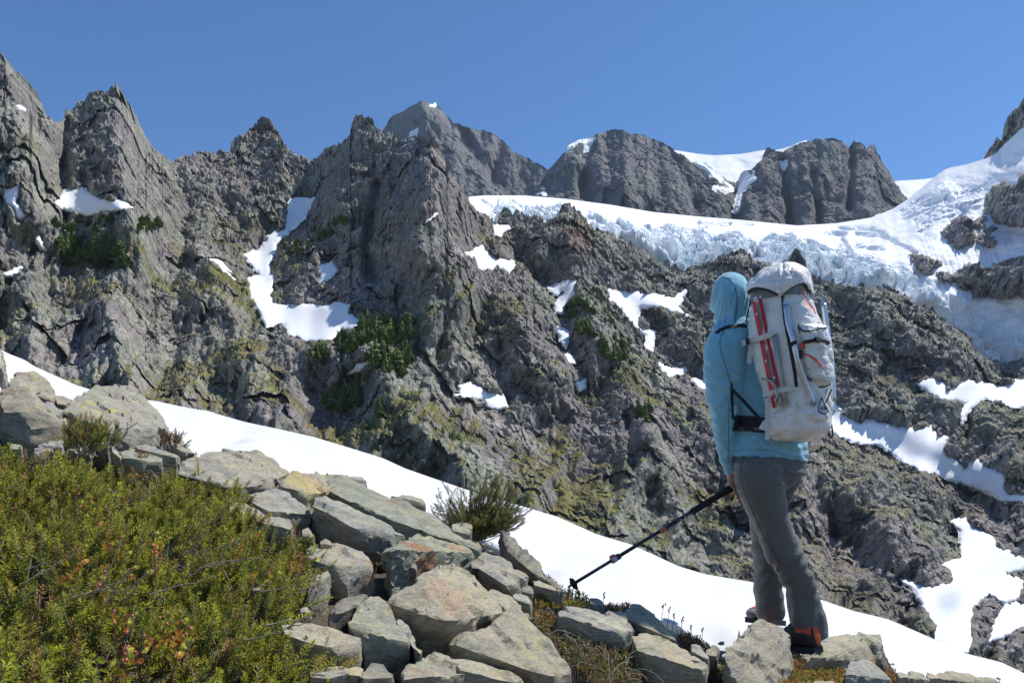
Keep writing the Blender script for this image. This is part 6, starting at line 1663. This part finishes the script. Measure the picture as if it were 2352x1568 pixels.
def decal(name, bvh, view, poly, mat, parent, lift=0.0015, fb=3.35):
    P3 = []
    for p in poly:
        h = hit(bvh, *view(*p), fb); P3.append(h[0] + h[1] * lift)
    c = sum(P3, Vector()) / len(P3)
    cu, cv = proj(np.array(c[:])); h = hit(bvh, float(cu), float(cv), fb); c = h[0] + h[1] * lift
    return solid(name, P3 + [c], [(i, (i + 1) % len(P3), len(P3)) for i in range(len(P3))], mat, parent, KORG)
zM = mk(38.096, 1811.0, 605.6); zL = mk(24.24, 1863.9, 899.6)
patch = decal('logo_patch', LB, zM, [(20, 650), (300, 560), (560, 535), (760, 600), (950, 690), (1060, 780), (1150, 870), (1240, 1050), (1000, 1080), (760, 1120), (530, 1180), (330, 980), (170, 800)], M_PATCH, lid, 0.003)
def stroke(name, bvh, view, pts, w, mat, parent, lift=0.0045, fb=3.35):
    hs = [hit(bvh, *view(*p), fb) for p in pts]
    V, F = ribbon3([h[0] + h[1] * lift for h in hs], [h[1] for h in hs], w, 0.0006)
    return solid(name, V, F, mat, parent, KORG)
for seg in ([(550, 590), (590, 840)], [(590, 840), (820, 870)], [(820, 870), (905, 800)], [(905, 800), (550, 590)], [(640, 660), (660, 780)], [(660, 780), (740, 770)]):
    stroke('logo_line', LB, zM, seg, 0.0024, M_WHITE, patch)
for x in range(600, 1130, 75):
    stroke('logo_letter', LB, zM, [(x, 965 - (x - 600) * 0.07), (x + 45, 960 - (x - 600) * 0.07)], 0.0028, M_WHITE, patch)

def bulge(name, bvh, view, poly, depth, mat, parent, edge=14.0, step=7.0, fb=3.4, seed=3, wr=0.004):
    P_ = [view(*p) for p in poly]
    s = step / 3.33
    us = np.arange(min(p[0] for p in P_), max(p[0] for p in P_) + s, s); vs = np.arange(min(p[1] for p in P_), max(p[1] for p in P_) + s, s)
    U, Vv = np.meshgrid(us, vs); sd = poly_sdf(U, Vv, P_)
    X = np.zeros(U.shape + (3,))
    for i in range(U.shape[0]):
        for j in range(U.shape[1]):
            if sd[i, j] > -2.5 * s:
                h = hit(bvh, float(U[i, j]), float(Vv[i, j]), fb)
                d = depth * float(sstep(-1.0, edge, sd[i, j:j + 1])[0]) + wr * float(fbm3(np.array([h[0][:]]) / 0.045, seed, 3)[0]) * float(sd[i, j] > 2) - 0.003 * float(sd[i, j] < 0)
                X[i, j] = (h[0] + h[1] * d)[:]
    f = grid_faces(*U.shape); f = f[(sd > -s).ravel()[f].all(1)]
    used = np.unique(f); remap = np.zeros(U.size, int); remap[used] = np.arange(len(used))
    me = np_mesh(name, X.reshape(-1, 3)[used] - np.array(KORG[:]), remap[f])
    o = link(name, me, mat, parent)
    return o, bvh_of(me, KORG)
pocket, PKB = bulge('rear_pocket', KB, zA, [(918, 560), (1090, 552), (1128, 590), (1150, 690), (1166, 800), (1172, 900), (1168, 1015), (1120, 1040), (1075, 1045), (1035, 1000), (1000, 985), (978, 950), (955, 850), (938, 700)], 0.034, M_PACK, pack)
low, LOB = bulge('base_pocket', KB, zA, [(935, 1255), (1000, 1205), (1035, 1160), (1075, 1075), (1110, 1130), (1160, 1215), (1150, 1290), (1060, 1330)], 0.022, M_PACK, pack, seed=5)
side_p, SPB = bulge('side_pocket', KB, zA, [(690, 1260), (760, 1215), (830, 1180), (900, 1150), (935, 1200), (940, 1260), (900, 1340), (780, 1430), (700, 1420)], 0.010, M_PACK, pack, seed=6)
# logo on the base pocket
dia = decal('logo_panel', LOB, zL, [(530, 350), (480, 560), (420, 820), (360, 1080), (500, 1165), (650, 1250), (780, 1165), (905, 1085), (870, 960), (760, 760), (640, 560)], M_LAV, low, 0.0025)
for seg in ([(530, 350), (445, 720), (360, 1080)], [(360, 1080), (500, 1165), (650, 1250)], [(650, 1250), (780, 1165), (905, 1085)], [(905, 1085), (870, 970), (700, 650), (530, 350)]):
    stroke('logo_line', LOB, zL, seg, 0.0042, M_NAVY, dia, 0.004)
for poly in ([(570, 740), (525, 870), (480, 1000), (610, 1000)], [(670, 730), (735, 870), (800, 1015), (715, 995), (690, 900)], [(625, 880), (700, 860), (705, 905), (625, 905)]):
    decal('logo_letter', LOB, zL, poly, M_NAVY, dia, 0.0045)
# black webbing and trims
strap('strap', KB, [(800, 345), (806, 430), (818, 540), (848, 690), (868, 800), (890, 920), (905, 1040)], 0.014, M_BLACK, pack, KORG)
strap('trim', PKB, [(918, 565), (928, 640), (938, 720), (950, 830), (972, 940)], 0.008, M_BLACK, pack, KORG)
strap('trim', PKB, [(918, 560), (1000, 552), (1085, 556)], 0.006, M_BLACK, pack, KORG)
strap('trim', PKB, [(925, 570), (950, 615), (1000, 618), (1060, 605), (1130, 588)], 0.006, M_BLACK, pack, KORG, lift=0.004)
strap('trim', PKB, [(982, 962), (1020, 985), (1050, 1015), (1075, 1040), (1120, 1036), (1165, 1012)], 0.007, M_BLACK, pack, KORG, lift=0.003)
strap('compression_strap', PKB, [(938, 708), (980, 696), (1040, 684), (1100, 690), (1150, 705)], 0.0155, M_BLACK, pack, KORG, lift=0.004)
h = hit(PKB, *zA(1058, 684), 3.35)
t_ = (hit(PKB, *zA(1090, 688), 3.35)[0] - h[0]).normalized(); s_ = h[1].cross(t_).normalized()
boxy('buckle', h[0] + h[1] * 0.008, t_ * 0.014, s_ * 0.011, h[1] * 0.005, M_BLACK, pack, KORG)
strap('strap', KB, [(1045, 1290), (1110, 1150), (1150, 1060)], 0.011, M_BLACK, pack, KORG, lift=0.012)
# pale side straps holding the picket, with their tails
strap('side_strap', KB, [(540, 702), (590, 688), (640, 672), (700, 648), (748, 630)], 0.023, M_STRAPW, pack, KORG, lift=0.030, sm=6)
strap('side_strap', KB, [(690, 1098), (760, 1080), (830, 1062), (890, 1046)], 0.023, M_STRAPW, pack, KORG, lift=0.030, sm=6)
def free_strap(name, pts, Y, w, mat, thick=0.0016):
    P3 = [at(*zA(x, y), Y + dy) for x, y, dy in pts]
    V, F = ribbon3(P3, [Vector((0.1, -1, 0.1)).normalized()] * len(P3), w, thick)
    return solid(name, V, F, mat, pack, KORG)
free_strap('strap_tail', [(560, 700, 0), (552, 760, -0.004), (545, 810, 0), (541, 860, -0.01)], 3.44, 0.021, M_STRAPW)
free_strap('strap_tail', [(700, 1110, 0), (690, 1180, -0.005), (682, 1280, 0), (682, 1360, 0), (680, 1445, -0.01)], 3.40, 0.020, M_STRAPW)
free_strap('hip_wing', [(632, 1325, 0.02), (660, 1335, 0.01), (690, 1345, 0.0)], 3.42, 0.045, M_PACK)
for (x, y, w_) in ((528, 694, 0.007), (682, 1102, 0.009)):
    boxy('buckle', at(*zA(x, y), 3.42), Vector((w_, 0, 0)), Vector((0, 0.006, 0)), Vector((0, 0, 0.013)), M_BLACK, pack, KORG)
# harness on the hiker
strap('shoulder_strap', HB_, [(292, 632), (315, 612), (350, 594), (400, 580), (460, 573), (520, 580)], 0.015, M_BLACK, pack, KORG, thick=0.006, lift=0.001, fallback=3.55)
strap('load_lifter', KB, [(548, 375), (540, 430), (528, 490), (515, 545)], 0.006, M_BLACK, pack, KORG, fallback=3.45, lift=0.003)
free_strap('strap', [(412, 1062, 0.02), (500, 1150, 0.0), (570, 1228, -0.03), (640, 1302, -0.06)], 3.49, 0.0165, M_BLACK)
strap('strap', HB_, [(404, 1010), (406, 1100), (410, 1200), (416, 1285)], 0.013, M_BLACK, pack, KORG, thick=0.004, fallback=3.55)
belt = strap('hip_belt', HB_, [(424, 1316), (480, 1320), (540, 1324), (600, 1328), (680, 1334)], 0.068, M_BLACK, pack, KORG, thick=0.010, lift=0.002, fallback=3.50, sm=5)
M_GRID = flat('belt_mesh', (0.10, 0.095, 0.10), 0.7, var=0.6, scale=300)
strap('belt_mesh', HB_, [(428, 1358), (500, 1362), (580, 1366), (668, 1374)], 0.016, M_GRID, belt, KORG, thick=0.0025, lift=0.0125, fallback=3.48, sm=5)
# hanging loop at the lower right
tube('loop', [at(*zA(x, y), 3.45) for x, y in ((1150, 1288), (1160, 1330), (1152, 1390), (1153, 1418), (1166, 1430), (1180, 1420), (1182, 1390), (1172, 1330), (1156, 1290))], 0.0036, M_BLACK, pack, KORG, 6)
# orange cords
def cord(pts, bvh, lift=0.006, r=0.0022):
    pp = resample([zA(*p) for p in pts], 3.0)
    P3 = [(lambda h: h[0] + h[1] * lift)(hit(bvh, u, v, 3.36)) for u, v in pp]
    for _ in range(3): P3 = [P3[0]] + [(P3[i - 1] + P3[i] * 2 + P3[i + 1]) / 4 for i in range(1, len(P3) - 1)] + [P3[-1]]
    tube('cord', P3, r, M_CORD, pack, KORG, 6)
cord([(915, 292), (945, 322), (962, 365), (985, 410), (1010, 445), (1032, 488)], KB, 0.012)
cord([(925, 300), (950, 345), (975, 400), (1000, 455), (1018, 450)], KB, 0.014)
cord([(868, 790), (905, 788), (950, 786), (1000, 795), (1050, 830), (1085, 875), (1102, 905)], PKB, 0.006)
cord([(955, 788), (1010, 808), (1060, 850), (1095, 890)], PKB, 0.006)
h = hit(KB, *zA(935, 728), 3.35); boxy('cord_lock', h[0] + h[1] * 0.022, Vector((0.008, 0, 0)), Vector((0, 0.006, 0)), Vector((0, 0, 0.013)), M_ORANGE, pack, KORG)
h = hit(KB, *zA(936, 790), 3.35); boxy('clip', h[0] + h[1] * 0.022, Vector((0.007, 0, 0)), Vector((0, 0.006, 0)), Vector((0.002, 0, 0.018)), M_BLACK, pack, KORG)

# ---- red snow picket in the side pocket
def on_pack(x, y, lift):
    h = hit(KB, *zA(x, y), 3.45); return h[0] + h[1] * lift
def beam(name, a, b, across, nrm, prof, mat, parent, org):
    """prof: corner list (across, normal) in metres extruded from a to b"""
    k = len(prof)
    V = [p + across * s + nrm * t for p in (a, b) for s, t in prof]
    F = [(i, (i + 1) % k, k + (i + 1) % k, k + i) for i in range(k)] + [tuple(range(k - 1, -1, -1)), tuple(range(k, 2 * k))]
    return solid(name, V, F, mat, parent, org)
pa, pb = on_pack(627, 392, 0.016), on_pack(786, 1205, 0.020)
ax_ = (pb - pa).normalized(); nr = hit(KB, *zA(690, 780), 3.4)[1]; nr = (nr - ax_ * nr.dot(ax_)).normalized(); ac = ax_.cross(nr).normalized()
if ac.x < 0: ac = -ac
pk = empty('snow_picket', pb, 'red and grey snow picket strapped upright to the left side of the pack', 'snow picket')
beam('flange', pa, pb, ac, nr, [(-0.026, 0.004), (-0.006, 0.012), (-0.006, 0.015), (-0.026, 0.007)], M_REDM, pk, pb)
beam('web', pa + ax_ * 0.004, pb - ax_ * 0.02, ac, nr, [(-0.006, 0.0), (0.008, 0.0), (0.008, 0.004), (-0.006, 0.004)], M_GREYM, pk, pb)
beam('flange', pa - ax_ * 0.006, pb - ax_ * 0.09, ac, nr, [(0.008, 0.010), (0.020, 0.003), (0.020, 0.006), (0.008, 0.013)], M_REDM, pk, pb)
for (x, y) in ((629, 493), (711, 856), (783, 990)):
    f_ = ((y - 392) / (1205 - 392)); c = pa.lerp(pb, f_) + nr * 0.0150 - ac * (0.012 if y < 900 else -0.010)
    n_ = 10
    solid('rivet_hole', [c + (ac * math.cos(2 * math.pi * i / n_) + ax_ * math.sin(2 * math.pi * i / n_)) * 0.0048 + nr * 0.0008 for i in range(n_)], [tuple(range(n_))], M_WHITE, pk, pb)
pole_a, pole_b = on_pack(745, 640, 0.012), on_pack(832, 1185, 0.016)
tp = tube('tent_pole', [pole_a, pole_a.lerp(pole_b, 0.5) + nr * 0.004, pole_b], 0.0115, M_GREYM, None, Vector((0, 0, 0)), 10)
tag(tp, 'grey pole beside the red picket in the side pocket', 'pole')
# grey sling tied round the picket foot
sl = tube('sling', [on_pack(x, y, l) for x, y, l in ((668, 978, 0.02), (710, 978, 0.034), (745, 995, 0.038), (760, 1035, 0.036), (770, 1060, 0.036), (785, 1100, 0.036), (770, 1150, 0.036), (775, 1175, 0.036), (800, 1160, 0.034), (795, 1110, 0.034), (815, 1180, 0.03))], 0.0055, M_GREYM, None, Vector((0, 0, 0)), 6)
tag(sl, 'grey sling knotted round the foot of the red picket', 'sling')

# ---- two ice axes
def axe(pts3, spike_dir, label, head):
    org = pts3[-1]
    e = empty('ice_axe', org, label, 'ice axe')
    P3 = []
    for a, b in zip(pts3[:-1], pts3[1:]): P3 += [a.lerp(b, i / 5) for i in range(5)]
    P3.append(pts3[-1])
    for _ in range(4): P3 = [P3[0]] + [(P3[i - 1] + P3[i] * 2 + P3[i + 1]) / 4 for i in range(1, len(P3) - 1)] + [P3[-1]]
    tube('shaft', P3, 0.0128, M_STEEL, e, org, 14)
    t = (P3[0] - P3[2]).normalized(); s = t.cross(Vector((0, -1, 0))).normalized(); d = s.cross(t)
    b0 = P3[0]
    solid('spike', [b0 + s * 0.012 + d * 0.004, b0 - s * 0.012 + d * 0.004, b0 - s * 0.012 - d * 0.004, b0 + s * 0.012 - d * 0.004, b0 + spike_dir], [(0, 1, 4), (1, 2, 4), (2, 3, 4), (3, 0, 4), (3, 2, 1, 0)], M_STEEL, e, org)
    if head:
        hp = pts3[-1]
        P = [hp + Vector(p) for p in head]
        V, F = ribbon3(P, [Vector((0, -1, 0))] * len(P), [0.016 * (1 - 0.75 * i / (len(P) - 1)) + 0.002 for i in range(len(P))], 0.006)
        solid('pick', V, F, M_STEEL, e, org)
        P = [hp + Vector(p) * -0.7 for p in head[:3]]
        V, F = ribbon3(P, [Vector((0, -1, 0))] * len(P), [0.014, 0.02, 0.03], 0.005)
        solid('adze', V, F, M_STEEL, e, org)
    return e, P3
axe([on_pack(x, y, l) for x, y, l in ((828, 425, 0.018), (852, 560, 0.020), (882, 690, 0.022), (910, 810, 0.022), (945, 930, 0.020), (985, 1050, 0.018), (1025, 1175, 0.012))], Vector((-0.008, 0, 0.034)), 'silver ice axe running down the near corner of the pack', [(0, 0, 0), (0.02, 0.02, -0.01), (0.05, 0.05, -0.02)])
_, A2 = axe([at(*zA(x, y), 3.53) for x, y in ((1112, 405), (1130, 550), (1152, 700), (1172, 850), (1180, 1000), (1184, 1150))], Vector((-0.010, 0, 0.040)), 'silver ice axe on the far right edge of the pack', [(0, 0, -0.002), (0.006, 0, -0.03), (0.018, 0, -0.042), (0.034, 0, -0.046), (0.048, 0, -0.046)])
strap('strap', KB, [(862, 730), (890, 722), (925, 714)], 0.016, M_BLACK, pack, KORG, lift=0.036, fallback=3.35)

# ================================================================== trekking pole
tpole = empty('trekking_pole', POLE_A, 'dark trekking pole slanting from the hand to the edge of the snow', 'trekking pole')
T = lambda x: on_pole(x)
M_POLE = flat('dark_anodised', (0.022, 0.022, 0.030), 0.35, metal=0.4, var=0.1)
M_FOAM = flat('black_foam', (0.014, 0.012, 0.013), 0.85, var=0.2, scale=120)
tube('lower_shaft', [T(175), T(430)], 0.0066, M_POLE, tpole, POLE_A, 12)
tube('middle_shaft', [T(425), T(760)], 0.0078, M_POLE, tpole, POLE_A, 12)
tube('upper_shaft', [T(755), T(968)], 0.0092, M_POLE, tpole, POLE_A, 12)
tube('grip', [T(962), T(972), T(1100), T(1180), T(1190), T(1205), T(1260), POLE_B, POLE_B + pax * 0.03], [0.013, 0.0145, 0.0145, 0.0145, 0.020, 0.0165, 0.0175, 0.019, 0.012], M_FOAM, tpole, POLE_A, 14)
tube('tip', [POLE_A - pax * 0.0, T(150), T(180)], [0.003, 0.006, 0.0075], M_BLACK, tpole, POLE_A, 10)
bc = T(152); upv = (Vector((0, 0, 1)) - pax * pax.z).normalized(); sdv = pax.cross(upv)
n_ = 18; BV = []
for ring, rr_, off in ((0, 0.010, 0.0), (1, 0.026, 0.002), (2, 0.026, 0.006), (3, 0.010, 0.006)):
    for j in range(n_):
        a = 2 * math.pi * j / n_; r_ = rr_ * (1 if j % 3 else 0.82)
        BV.append(bc + (upv * math.cos(a) + sdv * math.sin(a)) * r_ + pax * off)
solid('basket', BV, [(i * n_ + j, i * n_ + (j + 1) % n_, ((i + 1) % 4) * n_ + (j + 1) % n_, ((i + 1) % 4) * n_ + j) for i in range(4) for j in range(n_)], M_BLACK, tpole, POLE_A)
for x, orange_front in ((430, False), (758, True)):
    c = T(x)
    lk = tube('lever_lock', [c - pax * 0.013, c - pax * 0.010, c + pax * 0.010, c + pax * 0.013], [0.011, 0.0145, 0.0145, 0.011], M_GREYM, tpole, POLE_A, 14)
    v0 = Vector((0, -1, 0)); v0 = (v0 - pax * v0.dot(pax)).normalized()
    d_ = v0 if orange_front else upv
    boxy('lever', c + d_ * 0.0145, pax * 0.011, d_.cross(pax) * 0.009, d_ * 0.004, M_ORANGE, lk, POLE_A)
    boxy('collar', c + pax * 0.022, pax * 0.012, upv * 0.0105, sdv * 0.0105, M_POLE, lk, POLE_A)
# lettering strokes along the upper shaft
def pstroke(x, du, seg):
    c = T(x); v0 = Vector((0, -1, 0)); v0 = (v0 - pax * v0.dot(pax)).normalized(); dn = -upv
    P3 = [c + v0 * 0.0088 + pax * a + dn * b for a, b in seg]
    V, F = ribbon3(P3, [v0] * len(P3), 0.0011, 0.0008)
    solid('lettering', V, F, M_WHITE, tpole, POLE_A)
for x, segs in ((862, [[(0, -0.001), (0, 0.004)]]), (880, [[(-0.006, 0.004), (-0.006, -0.001)], [(-0.006, -0.001), (0.004, 0.004)], [(0.004, 0.004), (0.004, -0.001)]]), (908, [[(-0.006, -0.001), (0.006, -0.001)], [(0.006, -0.001), (0.006, 0.004)], [(0.006, 0.004), (-0.006, 0.004)]]), (934, [[(-0.006, -0.001), (0.006, -0.001)], [(0.006, -0.001), (0.006, 0.004)], [(0.006, 0.004), (-0.006, 0.004)]]), (958, [[(-0.005, 0.002), (0.004, 0.002)], [(0.004, 0.002), (0.004, 0.0045)]])):
    for s_ in segs: pstroke(x, 0, s_)
# wrist strap
zW = mk(6.667, 1617.0, 999.6)
def wstrap(pts, mat, w=0.013):
    P3 = [at(*zW(x, y), POLE_B.y - 0.01 + 0.01 * i) for i, (x, y) in enumerate(pts)]
    V, F = ribbon3(P3, [Vector((0.2, -1, 0)).normalized()] * len(P3), w, 0.002)
    return solid('wrist_strap', V, F, mat, tpole, POLE_A)
wstrap([(490, 800), (470, 860), (450, 910), (435, 950)], M_ORANGE)
wstrap([(440, 940), (420, 985), (405, 1005)], M_BLACK, 0.014)
wstrap([(515, 830), (530, 900), (545, 960), (560, 1010)], M_BLACK, 0.012)
wstrap([(540, 960), (560, 1020), (590, 1070), (615, 1085)], M_ORANGE, 0.012)
# small red carabiner cord hanging at the right hip
cr_ = tube('zip_cord', [H(*zB(x, y), 0.16) for x, y in ((1628, 330), (1632, 350), (1634, 375), (1632, 395), (1630, 410))], [0.0022, 0.0022, 0.0022, 0.004, 0.004], flat('crimson_cord', (0.5, 0.02, 0.08), 0.5), person, PORG, 6)
